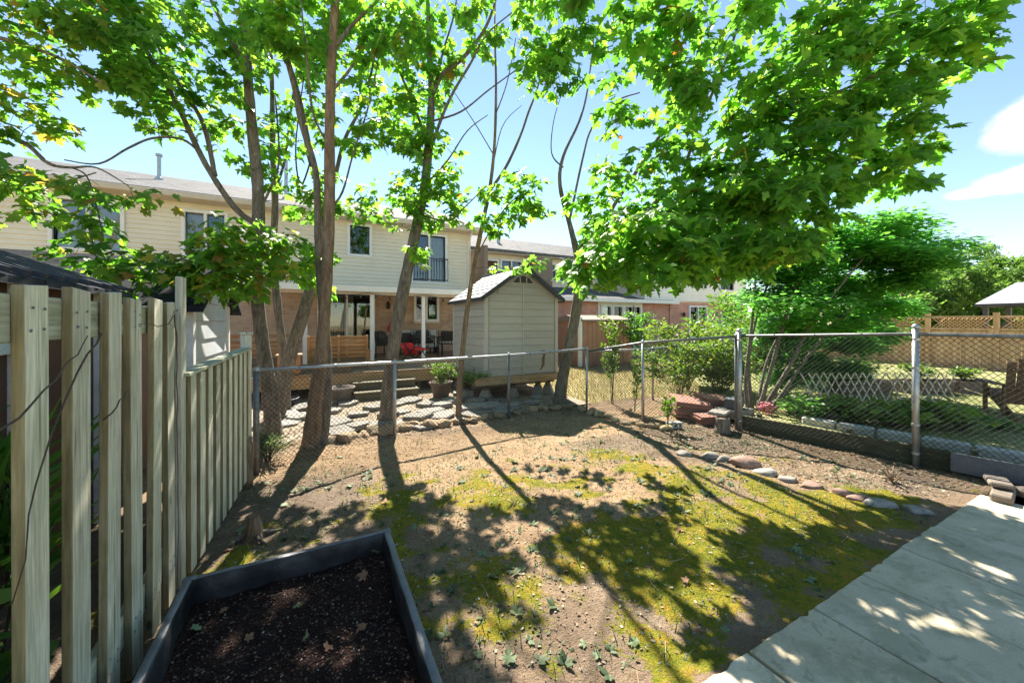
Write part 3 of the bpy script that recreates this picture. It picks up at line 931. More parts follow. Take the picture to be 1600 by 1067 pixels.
siding_wall(hB, 6.9, 18.0, 3.3, 5.1, 17.5, opsB2, M['siding_cream'], .13)
for i, o in enumerate(opsB2): window(hB, *o, 17.5, (.5,) if i else (), sill=False, wmat=M['white_paint'], name='window' if i else 'brown_door')
MB().span(7.6, 8.15, 17.54, 17.545, 3.76, 4.74).build('door_leaf', M['brown_paint'], hB)
gable_roof(hB, 6.9, 15.0, 17.0, 21, 5.3, 6.8, M['roof_pale'])
MB().span(6.6, 15.3, 17.04, 17.49, 5.1, 5.14).build('soffit', M['soffit'], hB)
MB().span(10.0, 11.0, 16.6, 17.45, 3.5, 5.0).build('brown_bay', M['brown_wall'], hB)
MB().span(5.7, 5.85, 13.3, 17.0, 0, 4.6).build('privacy_wall', M['brown_wall'], hB)
MB().lathe([(.1, 0), (.1, .5), (.13, .51), (.13, .6)], (9.0, 19, 5.9), 10).build('roof_vent', M['galv'], hB)

# ---- white house at the end of the row
hC = thing('townhouse', 'white-sided townhouse with brick ground floor at the far end of the row', 'house')
opsC = [(19.8, 20.35, 3.6, 4.9), (21.6, 22.9, 3.6, 4.9), (18.9, 20.3, .8, 2.5), (21.8, 22.7, 1.0, 2.2)]
brick_wall(hC, 17.32, 24.3, -.02, 2.75, 14.45, opsC[2:], M['brick_red'])
siding_wall(hC, 15.35, 24.3, 2.82, 5.2, 14.42, opsC[:2], M['siding_white'], .17)
m = MB(); z = 2.9
while z < 5.2:
    m.add([(15.33, 14.42, z), (15.33, 17.5, z), (15.35, 17.5, z + .17), (15.35, 14.42, z + .17)], [(0, 1, 2, 3)]); z += .17
m.span(15.352, 15.5, 14.63, 17.5, 2.9, 5.2).build('side_siding', M['siding_cream'], hC)
for o in opsC: window(hC, *o, 14.43, (.5,), sill=False)
gable_roof(hC, 15.35, 24.3, 14.0, 18.5, 5.35, 7.0, M['roof_pale'])
MB().span(15.0, 24.65, 13.9, 13.995, 5.15, 5.33).build('gutter', M['white_paint'], hC)
MB().span(24.1, 24.3, 14.7, 22, 0, 5.2).build('side_wall', M['siding_white'], hC)
for x in (18.3, 21.2): MB().lathe([(.03, 0), (.08, .03), (.07, .2), (.02, .24)], (x, 14.3, 1.95), 8).box((x, 14.4, 2.1), (.06, .12, .05)).build('wall_lamp', M['black_metal'], hC)

# ---- the dark-roofed shed beyond the left fence
n2 = thing('garden_shed', 'pale grey sided shed with black shingle roof beyond the left fence', 'shed')
SX, S0, S1, SE, SR = -1.3, 5.62, 7.58, 1.95, 2.50
MB().prism([(-5.2, S0, -.02), (-5.2, S1, -.02), (-5.2, S1, SE - .03), (-5.2, (S0 + S1) / 2, SR - .1), (-5.2, S0, SE - .03)], (5.2 + SX - .03, 0, 0)).build('body', M['brown_shed'], n2)
c = .235; z = .02
while z < SR - .15:
    za, zb = z, min(z + c - .004, SR - .12)
    w = lambda q: (S0, S1) if q < SE - .05 else (S0 + (q - SE + .05) / (SR - SE) * .98, S1 - (q - SE + .05) / (SR - SE) * .98)
    (a0, b0), (a1, b1) = w(za), w(zb)
    MB().add([(SX + .012, a0, za), (SX + .012, b0, za), (SX - .008, b1, zb), (SX - .008, a1, zb), (SX - .03, a0, za), (SX - .03, b0, za)],
             [(0, 1, 2, 3), (4, 5, 1, 0)]).build('siding_board', M['siding_grey'], n2)
    z += c
for y in (S0, S1): MB().span(SX - .06, SX + .03, y - .05, y + .05, -.02, SE - .05).build('corner_trim', M['white_worn'], n2)
MB().prism([(-5.4, S0 - .25, SE - .12), (-5.4, (S0 + S1) / 2, SR), (-5.4, S1 + .25, SE - .12), (-5.4, S1 + .25, SE - .19), (-5.4, (S0 + S1) / 2, SR - .08), (-5.4, S0 - .25, SE - .19)], (5.4 + SX + .16, 0, 0)).build('roof', M['roof_dark'], n2)

# ---- the brown barn-style shed right behind the fence
n1 = thing('barn_shed', 'red-brown barn-style shed with white trim close behind the left fence', 'shed')
MB().span(-3.6, -1.62, .6, 4.4, -.02, 1.88).build('body', M['brown_paint'], n1)
for y in np.arange(.75, 4.3, .41): MB().span(-1.622, -1.605, y, y + .03, 0, 1.9).build('batten', M['brown_paint'], n1)
for z in (1.46, .80): MB().span(-1.618, -1.588, .725, 3.33, z, z + .11, bev=.004).build('trim_board', M['white_worn'], n1)
for y in (.62, 4.3): MB().span(-1.62, -1.585, y, y + .1, 0, 1.9).build('corner_trim', M['white_worn'], n1)
MB().span(-1.625, -1.586, 3.335, 3.40, .1, 1.88).build('door_trim', M['white_worn'], n1)
m = MB().prism([(-1.45, .4, 1.90), (-2.6, .4, 2.32), (-3.75, .4, 1.90), (-3.75, .4, 1.86), (-2.6, .4, 2.28), (-1.45, .4, 1.86)], (0, 4.1, 0))
r1 = m.build('roof', M['roof_dark_x'], n1)
for i in range(26):
    y = .45 + i * .158
    MB().bar((-1.44, y, 1.925), (-2.6, y, 2.345), .035, .03).build('roof_rib', M['dark_trim'], r1)
# ================================================================== wooden fence on the left
FX = -.74


def picket_mesh(h, w=.117, t=.027, seed=0):
    r = random.Random(seed); m = MB(); n = 5
    # a sawn board, slightly cupped, its upper end cut a little askew
    b = MB().box((0, 0, h / 2), (t, w, h), bev=.0025)
    sk = r.uniform(-.006, .006); bow = r.uniform(-.006, .006)
    vs = [(x + bow * math.sin(z / h * math.pi), y, z + (sk * (y / w) * 2 if z > h * .6 else 0)) for x, y, z in b.v]
    me_ = m.add(vs, b.f).mesh('picket')
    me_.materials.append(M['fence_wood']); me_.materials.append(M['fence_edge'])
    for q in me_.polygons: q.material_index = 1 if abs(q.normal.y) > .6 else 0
    return me_


tall = thing('board_fence', 'tall weathered shadowbox board fence close at the left', 'fence')
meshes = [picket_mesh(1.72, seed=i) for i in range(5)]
for i in range(-4, 6):
    y = 1.654 + .2345 * i
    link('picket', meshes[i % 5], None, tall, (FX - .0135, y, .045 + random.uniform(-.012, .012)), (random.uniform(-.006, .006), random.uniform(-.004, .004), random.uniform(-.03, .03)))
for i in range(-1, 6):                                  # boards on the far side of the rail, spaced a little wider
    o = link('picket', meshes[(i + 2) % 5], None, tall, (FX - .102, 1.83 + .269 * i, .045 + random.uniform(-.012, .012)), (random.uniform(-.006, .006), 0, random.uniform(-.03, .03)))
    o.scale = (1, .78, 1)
for z in (1.66, .26):
    MB().box((0, 0, 0), (.038, 2.52, .14), bev=.004).build('rail', M['fence_wood_y'], tall).location = (FX - .049, 1.68, z)
for y, h in ((3.05, 1.93), (.45, 1.86)):
    MB().box((0, 0, h / 2), (.034, .09, h), bev=.004).build('post', M['fence_wood'], tall).location = (FX - .018, y, 0)

nail = MB().lathe([(.0045, 0), (.0045, .002), (.001, .003)], (0, 0, 0), 8).mesh('nail'); nail.materials.append(M['galv_dark'])
for i in range(-1, 6):
    for z in (1.69, 1.63, .29, .23):
        for dy in (-.03, .03): link('nail', nail, None, tall, (FX - .0005, 1.654 + .2345 * i + dy + random.uniform(-.006, .006), z + random.uniform(-.008, .008)), (0, math.pi / 2, 0))
low = thing('board_fence', 'low weathered board fence beyond the tall one, running to the chain-link fence', 'fence')
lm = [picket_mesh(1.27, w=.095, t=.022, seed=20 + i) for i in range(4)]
n = 10
for i in range(n):
    t_ = (i + .5) / n; y = 3.06 + 1.62 * t_; x = FX + .01 + .12 * t_
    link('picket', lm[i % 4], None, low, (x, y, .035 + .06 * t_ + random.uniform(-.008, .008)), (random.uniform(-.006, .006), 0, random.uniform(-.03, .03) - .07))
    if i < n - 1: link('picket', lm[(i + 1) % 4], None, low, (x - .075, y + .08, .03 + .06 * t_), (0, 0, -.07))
for z in (1.20, .28):
    MB().bar((FX - .03, 3.04, z), (FX + .095, 4.68, z + .06), .035, .085, bev=.004).build('rail', M['fence_wood_y'], low)
MB().bar((FX - .02, 3.04, 1.318), (FX + .10, 4.68, 1.378), .10, .022, bev=.003).build('cap_board', M['fence_wood_y'], low)
for x, y, h in ((FX + .085, 4.74, 1.52),):
    MB().box((0, 0, h / 2), (.09, .09, h), bev=.006).box((0, 0, h + .012), (.11, .11, .024)).build('post', M['fence_wood'], low).location = (x, y, 0)
# dry vine stems on the tall fence
vine = thing('dry_vine', 'thin dry vine stems clinging to the tall board fence', 'vine')
for pts in ([(-.70, 1.9, 1.60), (-.695, 1.75, 1.50), (-.72, 1.6, 1.2), (-.72, 1.5, .9)], [(-.7, 2.75, 1.72), (-.69, 2.6, 1.66), (-.70, 2.45, 1.62), (-.72, 2.3, 1.64)],
            [(-.715, 2.76, 1.7), (-.72, 2.82, 1.5), (-.715, 2.79, 1.2), (-.72, 2.84, .8), (-.715, 2.80, .3), (-.72, 2.82, .0)],
            [(-.7, 1.35, 1.35), (-.69, 1.5, 1.42), (-.70, 1.7, 1.52), (-.73, 1.9, 1.60)], [(-.71, 1.95, 1.28), (-.70, 2.05, 1.33), (-.72, 2.2, 1.36)]):
    m = MB(); P = [Vector(p) for p in pts]; q = []
    for a, b in zip(P, P[1:]):
        for s in (0, .33, .66): q.append(a.lerp(b, s) + Vector((random.uniform(0, .008), random.uniform(-.012, .012), random.uniform(-.012, .012))))
    q.append(P[-1])
    m.tube(q, [.0036 - .0024 * i / len(q) for i in range(len(q))], 5).build('stem', M['twig'], vine, True)

# ================================================================== chain-link fence


def chain_run(label, pts, thick, rail_mat, heights_base=None, mesh_mat=None, first_post=True, wire_r=.0021):
    """pts: (x, y, base, rail height)"""
    t = thing('chain_link_fence', label, 'fence')
    for i, (x, y, b, h) in enumerate(pts):
        if i == 0 and not first_post: continue
        r = thick.get(i, .024)
        p = MB().tube([(x, y, b - .05), (x, y, h + (.07 if r > .03 else .0))], r, 12).build('post', M['galv'] if r > .03 or i % 2 else M['galv_dark'], t, True)
        MB().lathe([(r + .004, 0), (r + .006, .02), (r * .7, .045), (.004, .055)], (x, y, h + (.065 if r > .03 else -.01)), 12).build('post_cap', M['galv'], p, True)
        if r > .03:
            for z in np.linspace(b + .15, h - .06, 5): MB().lathe([(r + .006, -.012), (r + .007, .012)], (x, y, z), 12).build('tension_band', M['galv'], p)
    m = MB().tube([(x, y, h) for x, y, b, h in pts], .021, 10); m.build('top_rail', rail_mat, t, True)
    D = .058
    for (xa, ya, ba, ha), (xb, yb, bb, hb) in zip(pts, pts[1:]):
        L = math.hypot(xb - xa, yb - ya); ux, uy = (xb - xa) / L, (yb - ya) / L; nx_, ny_ = -uy, ux
        H = max(ha - ba, hb - bb) + .0; segs = []
        nseg = int((L + H) / D) + 1
        for sgn in (1, -1):
            for k in range(-int(H / D) - 1, int(L / D) + int(H / D) + 2):
                u0 = k * D
                # run up at 45 degrees, clipped at the ends; the wires bend a little where they cross
                lo, hi = 0.0, H
                if sgn > 0: lo = max(lo, -u0); hi = min(hi, L - u0)
                else: lo = max(lo, u0 - L); hi = min(hi, u0)
                if hi - lo < .02: continue
                def pt(s):
                    u = u0 + sgn * s; q = min(max(u / L, 0), 1)
                    base, top = ba + (bb - ba) * q + .015, ha + (hb - ha) * q - .0
                    z = base + s / H * (top - base)
                    sag = .008 * math.sin(u * 2.3 + s * 3)
                    o = sgn * .0024 + sag
                    return (xa + ux * u + nx_ * o, ya + uy * u + ny_ * o, z)
                nn = max(1, int((hi - lo) / .3)); q = [pt(lo + (hi - lo) * j / nn) for j in range(nn + 1)]
                segs += list(zip(q, q[1:]))
        V, F = seg_mesh(segs, wire_r, 4)
        o = link('wire_mesh', tri_mesh('wire_mesh', V, F), mesh_mat or M['wire'], t); o['kind'] = 'stuff'
    # wire ties along the rail
    for (xa, ya, ba, ha), (xb, yb, bb, hb) in zip(pts, pts[1:]):
        for q in (.25, .5, .75):
            c_ = Vector((xa + (xb - xa) * q, ya + (yb - ya) * q, ha + (hb - ha) * q)); d = Vector((xb - xa, yb - ya, hb - ha)).normalized()
            MB().tube([c_ - d * .006, c_ + d * .006], .0245, 8).build('tie', M['galv_dark'], t)
    return t


P0 = (-.58, 4.86, 0, 1.13); P1 = (.985, 5.53, 0, 1.076); P2 = (2.887, 5.69, 0, 1.086); P3 = (4.51, 5.64, 0, 1.144)
P4 = (4.756, 4.50, 0, 1.31); P5 = (5.72, 3.50, 0, 1.435); P6 = (6.09, 1.70, 0, 1.51); P7 = (6.35, -.6, 0, 1.50)
chain_run('galvanised chain-link fence across the back, in front of the grey shed', [P0, P1, P2, P3], {0: .03}, M['galv'])
chain_run('chain-link fence angling forward past the stacked red tiles', [(4.53, 5.60, 0, 1.10), P4, (5.69, 3.53, 0, 1.43)], {}, M['galv_dark'], first_post=False)
chain_run('chain-link fence along the right side, above the dark boards', [P5, P6, P7], {0: .037, 1: .032, 2: .032}, M['galv_dark'], wire_r=.0026)
chain_run('far chain-link fence running behind the yellow-green bush', [(4.55, 5.66, 0, 1.09), (6.3, 5.69, 0, 1.08), (9.2, 5.72, .1, 1.22)], {}, M['galv'], first_post=False)

# ================================================================== grey plastic shed on its platform
sh = thing('plastic_shed', 'grey plastic garden shed with gable end on a timber platform', 'shed')
x0, x1, y0, y1, zb, ze, zr = 3.09, 4.91, 7.18, 9.24, .50, 2.22, 2.86
xm = (x0 + x1) / 2
MB().prism([(x0 + .03, y0 + .03, zb), (x1 - .03, y0 + .03, zb), (x1 - .03, y0 + .03, ze - .02), (xm, y0 + .03, zr - .08), (x0 + .03, y0 + .03, ze - .02)], (0, y1 - y0 - .06, 0)).build('body', M['shed_wall'], sh)
for (a, b) in ((x0 - .004, x0 + .085), (x1 - .085, x1 + .004)): MB().span(a, b, y0 - .004, y0 + .08, zb, ze - .02, bev=.012).build('corner_post', M['shed_trim'], sh)
MB().span(x0 - .004, x0 + .08, y1 - .08, y1 + .004, zb, ze - .02, bev=.012).build('corner_post', M['shed_trim'], sh)
c = .158
for side in (0, 1):
    xa, xb = (x0 + .1, xm - .008) if side == 0 else (xm + .008, x1 - .1)
    z = zb + .01
    while z < zr - .45:
        zt = min(z + c - .006, zr - .42)
        if z > ze - .12:   # shorten under the rake
            cut = (z - (ze - .12)) / (zr - ze) * (xm - x0)
            xa2, xb2 = (x0 + .1 + cut, xb) if side == 0 else (xa, x1 - .1 - cut)
        else: xa2, xb2 = xa, xb
        if xb2 - xa2 > .1:
            MB().add([(xa2, y0 + .004, z), (xb2, y0 + .004, z), (xb2, y0 + .022, zt), (xa2, y0 + .022, zt), (xa2, y0 + .03, z), (xb2, y0 + .03, z), (xb2, y0 + .03, zt), (xa2, y0 + .03, zt)],
                     [(0, 1, 2, 3), (4, 5, 1, 0), (3, 2, 6, 7), (0, 3, 7, 4), (1, 5, 6, 2)]).build('wall_plank', M['shed_wall'], sh)
        z += c
z = zb + .01
while z < ze - .05:                                   # the side that faces the steps
    zt = min(z + c - .006, ze - .04)
    MB().add([(x0 + .004, y0 + .09, z), (x0 + .004, y1 - .09, z), (x0 + .022, y1 - .09, zt), (x0 + .022, y0 + .09, zt), (x0 + .03, y0 + .09, z), (x0 + .03, y1 - .09, z)],
             [(0, 1, 2, 3), (4, 5, 1, 0)]).build('wall_plank', M['shed_wall'], sh)
    z += c
MB().span(xm - .014, xm + .014, y0 - .002, y0 + .03, zb, zr - .42).build('centre_seam', M['shed_trim'], sh)
# gable window
gw = MB().prism([(xm - .30, y0 + .01, zr - .38), (xm + .30, y0 + .01, zr - .38), (xm + .17, y0 + .01, zr - .23), (xm, y0 + .01, zr - .17), (xm - .17, y0 + .01, zr - .23)], (0, .03, 0)).build('gable_window', M['shed_trim'], sh)
MB().prism([(xm - .25, y0 - .004, zr - .36), (xm + .25, y0 - .004, zr - .36), (xm + .15, y0 - .004, zr - .25), (xm, y0 - .004, zr - .20), (xm - .15, y0 - .004, zr - .25)], (0, .01, 0)).build('pane', M['room'], gw)
for x in (-.08, .08): MB().span(xm + x - .01, xm + x + .01, y0 - .012, y0 - .0045, zr - .36, zr - .24).build('mullion', M['shed_trim'], gw)
# roof: two slopes laid in rows of moulded shingles, dark edge trim
ov = .10
sl = (zr - ze) / (xm - x0)
for s in (-1, 1):
    xe = x0 - ov if s < 0 else x1 + ov
    zee = ze - ov * sl
    m = MB().prism([(xe, y0 - .06, zee), (xm, y0 - .06, zr), (xm, y0 - .06, zr - .05), (xe, y0 - .06, zee - .05)], (0, y1 - y0 + .12, 0))
    rp = m.build('roof_panel', M['roof_shed'], sh)
    rows = 7
    for r in range(rows):
        a, b = r / rows, (r + 1.0) / rows
        ncol = 9
        for q in range(ncol):
            ya, yb = y0 - .055 + (y1 - y0 + .11) * q / ncol + .006, y0 - .055 + (y1 - y0 + .11) * (q + 1) / ncol - .006
            za = zee + (zr - zee) * a; zb2 = zee + (zr - zee) * b; xa = xe + (xm - xe) * a; xb = xe + (xm - xe) * b
            if s < 0:
                MB().add([(xa, ya, za + .022), (xa, yb, za + .022), (xb, yb, zb2 + .004), (xb, ya, zb2 + .004), (xa, ya, za - .005), (xa, yb, za - .005)],
                         [(0, 1, 2, 3), (4, 5, 1, 0), (0, 3, 4), (1, 5, 2)]).build('shingle', M['roof_shed'], rp)
    MB().bar((xe, y0 - .085, zee - .015), (xm, y0 - .085, zr - .012), .05, .085).build('rake_trim', M['dark_trim'], sh)
    MB().span(xe - .025, xe + .02, y0 - .11, y1 + .08, zee - .06, zee + .0).build('eave_trim', M['dark_trim'], sh)
MB().bar((xm, y0 - .1, zr + .018), (xm, y1 + .08, zr + .018), .12, .03).build('ridge_cap', M['roof_shed'], sh)

pf = thing('timber_platform', 'timber platform on concrete blocks carrying the grey shed', 'platform')
MB().span(x0 - .22, x1 + .05, y0 - .06, y0 - .01, .34, .47).build('rim_joist', M['platform_wood'], pf)
MB().span(x0 - .22, x0 - .17, y0 - .005, y1 + .05, .34, .47).build('rim_joist', M['platform_wood'], pf)
for i in range(14): MB().box((xm - .085, y0 - .06 + .155 * (i + .5), .484), (x1 - x0 + .27, .148, .028)).build('floor_board', M['platform_wood'], pf)
for x in (x0 + .1, x0 + .75, x0 + 1.4, x1 - .15):
    for y in (y0 + .2, y1 - .2):
        b = MB().lathe([(.19, 0), (.17, .02), (.11, .17), (.10, .2)], (x, y, .0), 4).build('deck_block', M['concrete'], pf)
        MB().span(x - .045, x + .045, y - .045, y + .045, .2, .335).build('stub_post', M['step_wood'], b)
MB().bar((x0 - .2, y0 + .2, .3), (x1, y0 + .2, .3), .09, .075).bar((x0 - .2, y1 - .2, .3), (x1, y1 - .2, .3), .09, .075).build('beam', M['step_wood'], pf)
# the brown strap hanging on the fence wire by the tree
c_ = G(851, 600, .6)
st = MB()
p = [W(851, 551, 6.85), W(849, 560, 6.86), W(849, 570, 6.85), W(844, 578, 6.84)]
st.tube(p, [.02, .028, .024, .012], 6).tube([W(845, 550, 6.85), W(852, 549, 6.85)], .025, 6)
tag(st.build('strap', M['bark_warm'], None, True), 'dark brown strap hanging from the fence wire before the grey shed', 'strap')

# ================================================================== brown shed on the dry lawn
bs = thing('storage_shed', 'small red-brown board shed on the dry lawn before the brick house', 'shed')
a0, a1, b0, b1, h = 8.75, 11.2, 11.2, 13.0, 1.72
MB().span(a0, a1, b0, b1, -.02, h).build('body', M['brown_shed'], bs)
for i in range(11):
    x = a0 + i * (a1 - a0) / 11
    MB().span(x + .008, x + (a1 - a0) / 11 - .008, b0 - .022, b0 - .002, .05, h - .06).build('board', M['brown_shed'], bs)
MB().prism([(a0 - .1, b0 - .14, h + .02), (a0 - .1, (b0 + b1) / 2, h + .2), (a0 - .1, b1 + .14, h + .02), (a0 - .1, b1 + .14, h - .05), (a0 - .1, b0 - .14, h - .05)], (a1 - a0 + .2, 0, 0)).build('roof', M['brown_wall'], bs)
MB().span(a0 - .16, a0 - .04, b0 - .05, b0 + .07, 0, h + .1).build('white_post', M['white_paint'], bs)

# ================================================================== raised planter
pl = thing('raised_planter', 'raised planter box covered in dark sheeting, filled with black soil', 'planter')
px0, px1, py0, py1 = PLANT; zt = .30; th = .042


def skin(a, b, inward, name):
    """one side: a board wrapped in sheeting, its face rippled"""
    a, b, inw = Vector(a), Vector(b), Vector(inward); L = (b - a).length; n = 40; prof = []
    rr = random.Random(int(L * 100) + int(a.x * 10))
    ph = [rr.uniform(0, 6) for _ in range(4)]
    vs = []; fs = []
    rows = [(0.0, 0.0), (0.0, zt - .008), (.006, zt), (th - .006, zt), (th, zt - .008), (th + .0, .22), (th + .004, .14)]
    for i in range(n + 1):
        q = i / n; p = a.lerp(b, q)
        wv = .004 * math.sin(q * 23 + ph[0]) + .003 * math.sin(q * 57 + ph[1])
        for j, (o, z) in enumerate(rows):
            oo = o + (wv * (1.0 if j >= 4 else .25)) + (.012 * math.sin(q * 17 + ph[2]) * (j == 5))
            vs.append(p + inw * oo + Vector((0, 0, z + (wv * .35 if 1 <= j <= 4 else 0))))
    R = len(rows)
    for i in range(n):
        for j in range(R - 1): fs.append((i * R + j, i * R + j + 1, (i + 1) * R + j + 1, (i + 1) * R + j))
    fs += [tuple(range(R)), tuple(n * R + j for j in range(R))[::-1]]
    o = MB().add(vs, fs).build(name, M['rubber'], pl, True)
    o.data.materials.append(M['liner'])                       # inside, the black liner
    for q in o.data.polygons:
        if q.normal.dot(inw) > .5: q.material_index = 1
    return o


skin((px0 + .012, py1, 0), (px1 - .012, py1, 0), (0, -1, 0), 'side_board')
skin((px0, py0, 0), (px0, py1 + .002, 0), (1, 0, 0), 'side_board')
skin((px1, py0, 0), (px1, py1 + .002, 0), (-1, 0, 0), 'side_board')
skin((px0 + .012, py0, 0), (px1 - .012, py0, 0), (0, 1, 0), 'side_board')
for (x, y) in ((px0 + .025, py1 - .015), (px1 - .025, py1 - .015)):
    MB().box((x, y, zt - .012), (.062, .045, .03), rz=.2, bev=.008).build('corner_fold', M['rubber'], pl, True)
nx_, ny_ = 90, 150
gx, gy = np.meshgrid(np.linspace(px0 + .03, px1 - .03, nx_), np.linspace(py0 + .03, py1 - .03, ny_), indexing='ij')
pot_z = lambda x, y: .175 + (fbm(x, y, 2.5, 3, 71) - .5) * .06 + (fbm(x, y, 20, 3, 81) - .5) * .03
V = np.stack([gx, gy, pot_z(gx, gy)], -1).reshape(-1, 3)
ii = (np.arange(nx_ - 1)[:, None] * ny_ + np.arange(ny_ - 1)[None]).ravel()
F = np.concatenate([np.stack([ii, ii + ny_, ii + ny_ + 1], 1), np.stack([ii, ii + ny_ + 1, ii + 1], 1)])
link('soil', tri_mesh('soil', V, F, True), M['potting'], pl)

# ================================================================== deck furniture
be = thing('garden_bench', 'slatted wooden bench seen from behind at the edge of the deck', 'bench', (.45, 9.75, .53))
for i in range(6): MB().box((.0, 0, .31 + .088 * i), (1.3, .022, .078), rx=-.12 + 0, bev=.004).build('back_slat', M['bench_wood'], be).location = (0, -.02 - .008 * i, 0)
for i in range(4): MB().box((0, .12 + .1 * i, .27), (1.3, .085, .022), bev=.004).build('seat_slat', M['bench_wood'], be)
for x in (-.62, 0, .62): MB().bar((x, -.04, .2), (x, -.10, .80), .05, .035).build('back_upright', M['bench_wood'], be)
for x in (-.6, .68):
    for y in (.0, .46): MB().box((x, y, .13 if y else .21), (.06, .06, .26 if y else .42), bev=.004).build('leg', M['bench_wood'], be)
    MB().box((x, .22, .43), (.07, .56, .03), bev=.004).build('armrest', M['bench_wood'], be)
bx = thing('wooden_planter', 'low brown wooden trough on the deck edge in front of the bench', 'planter', (.35, 9.22, .53))
m = MB().prism([(-.34, -.11, 0), (.34, -.11, 0), (.40, -.11, .2), (-.40, -.11, .2)], (0, .24, 0)); m.build('trough', M['brown_pot'], bx)
MB().span(-.42, .42, -.125, -.095, .19, .215).span(-.42, .42, .115, .145, .19, .215).build('rim', M['brown_pot'], bx)
lo = thing('garden_bench', 'slatted wooden seat against the house between the left trunks', 'bench', (-1.45, 11.3, .53))
for i in range(4): MB().box((0, -.02, .30 + .1 * i), (1.5, .022, .075)).build('back_slat', M['bench_wood'], lo)
for i in range(3): MB().box((0, .12 + .12 * i, .26), (1.5, .1, .022)).build('seat_slat', M['bench_wood'], lo)
for x in (-.7, .7): MB().box((x, .02, .36), (.06, .06, .72)).box((x, .4, .13), (.06, .06, .26)).build('leg', M['bench_wood'], lo)
MB().span(-.8, .8, -.06, .02, .72, .80).build('top_board', M['bench_wood'], lo)
wp = thing('wooden_box', 'upright plank planter box on the deck edge behind the leaning trunk', 'planter box', (-.52, 9.35, .53))
for i in range(4): MB().box((0, -.16, .06 + .1 * i), (.42, .02, .09)).box((0, .16, .06 + .1 * i), (.42, .02, .09)).build('plank', M['bench_wood'], wp)
for x in (-.2, .2): MB().box((x, 0, .2), (.02, .3, .4)).build('end_panel', M['bench_wood'], wp)
MB().span(-.24, .24, -.2, .2, .41, .435).build('rim', M['platform_wood'], wp)


def metal_chair(label, loc, rz, w, cush):
    t = thing('patio_chair', label, 'chair', loc, rz)
    m = MB().bar((-w / 2, -.26, .40), (w / 2, -.26, .40), .03).bar((-w / 2, .26, .40), (w / 2, .26, .40), .03).bar((-w / 2, -.26, .4), (-w / 2, .26, .4), .03).bar((w / 2, -.26, .4), (w / 2, .26, .4), .03)
    m.build('seat_frame', M['black_metal'], t)
    for x in (-w / 2, w / 2):
        for y in (-.26, .26): MB().bar((x, y, 0), (x, y, .62), .03).build('leg', M['black_metal'], t)
        MB().bar((x, -.28, .635), (x, .28, .635), .045, .025).build('armrest', M['black_metal'], t)
        g_ = MB()
        for k in range(4): g_.bar((x, -.2 + .13 * k, .42), (x, -.2 + .13 * k, .62), .014)
        for z in (.48, .55): g_.bar((x, -.26, z), (x, .26, z), .014)
        g_.build('side_lattice', M['black_metal'], t)
    g_ = MB(); nb = int(w / .1)
    for k in range(nb + 1): g_.bar((-w / 2 + w * k / nb, .27, .42), (-w / 2 + w * k / nb, .31, .82), .016)
    for z, y in ((.5, .275), (.58, .285), (.66, .295), (.74, .30), (.82, .31)): g_.bar((-w / 2, y, z), (w / 2, y, z), .016)
    g_.build('back_lattice', M['black_metal'], t)
    MB().box((0, 0, .46), (w - .06, .5, .09), bev=.03).build('seat_cushion', cush, t, True)
    MB().box((.05, .2, .64), (w * .7, .1, .34), rx=-.2, bev=.04).build('back_cushion', M['cushion'], t, True)


metal_chair('black metal patio armchair nearest the grey shed, pale cushion', (4.0, 12.1, .53), 2.6, .75, M['cushion_pale'])
metal_chair('black metal patio loveseat between the bench and the middle trunk', (2.05, 12.6, .53), 1.2, 1.1, M['cushion'])
metal_chair('black metal patio chair behind the table under the small window', (3.3, 13.2, .53), 0, .7, M['cushion'])
tb = thing('patio_table', 'low black patio table on the covered deck', 'table', (3.15, 12.2, .53))
MB().box((0, 0, .62), (1.0, .6, .02), bev=.005).build('table_top', M['black_metal'], tb)
for x in (-.46, .46):
    for y in (-.26, .26): MB().bar((x, y, 0), (x, y, .61), .03).build('leg', M['black_metal'], tb)
MB().lathe([(.01, 0), (.01, .55), (.015, .56)], (0, 0, .63), 8).build('umbrella_pole', M['black_metal'], tb)
sf = thing('outdoor_sofa', 'white-backed outdoor sofa against the tan brick under the small window', 'sofa', (3.15, 13.62, .53))
MB().box((0, .1, .58), (1.55, .08, .5), bev=.02).build('back', M['cushion_pale'], sf)
MB().box((0, -.15, .3), (1.55, .5, .16), bev=.03).build('seat', M['cushion_pale'], sf)
for x in (-.72, .72): MB().box((x, -.1, .11), (.06, .5, .22)).build('leg', M['black_metal'], sf)
for x, rz in ((-.35, .1), (.25, -.1)): MB().box((x, -.02, .56), (.42, .12, .36), rx=-.25, rz=rz, bev=.05).build('throw_pillow', M['cushion'], sf, True)
rc = thing('folding_chair', 'red folding chair on the deck beside the middle trunk', 'chair', (2.55, 10.9, .53), .5)
MB().box((0, 0, .36), (.46, .42, .02), rx=.15).build('seat', M['red_cloth'], rc)
MB().box((.0, .32, .34), (.46, .02, .42), rx=-.75).build('backrest', M['red_cloth'], rc)
for x in (-.24, .24):
    MB().bar((x, -.25, 0), (x, .3, .55), .022).build('leg', M['black_metal'], rc); MB().bar((x, .38, 0), (x, -.22, .42), .022).build('leg', M['black_metal'], rc)
rb = thing('red_bag', 'red bag hung on the wall beside the white deck post', 'bag', (2.42, 13.75, 1.3))
MB().lathe([(.05, 0), (.2, .02), (.22, .14), (.10, .36), (.05, .42)], (0, 0, 0), 10).build('bag_body', M['red_cloth'], rb, True)
MB().tube([(-.06, 0, .38), (.02, .0, .62), (.16, 0, .66), (.18, 0, .3)], .028, 6).build('handle', M['red_cloth'], rb, True)
sl_ = thing('string_lights', 'string of small bulbs hanging under the patio cover edge', 'lights')
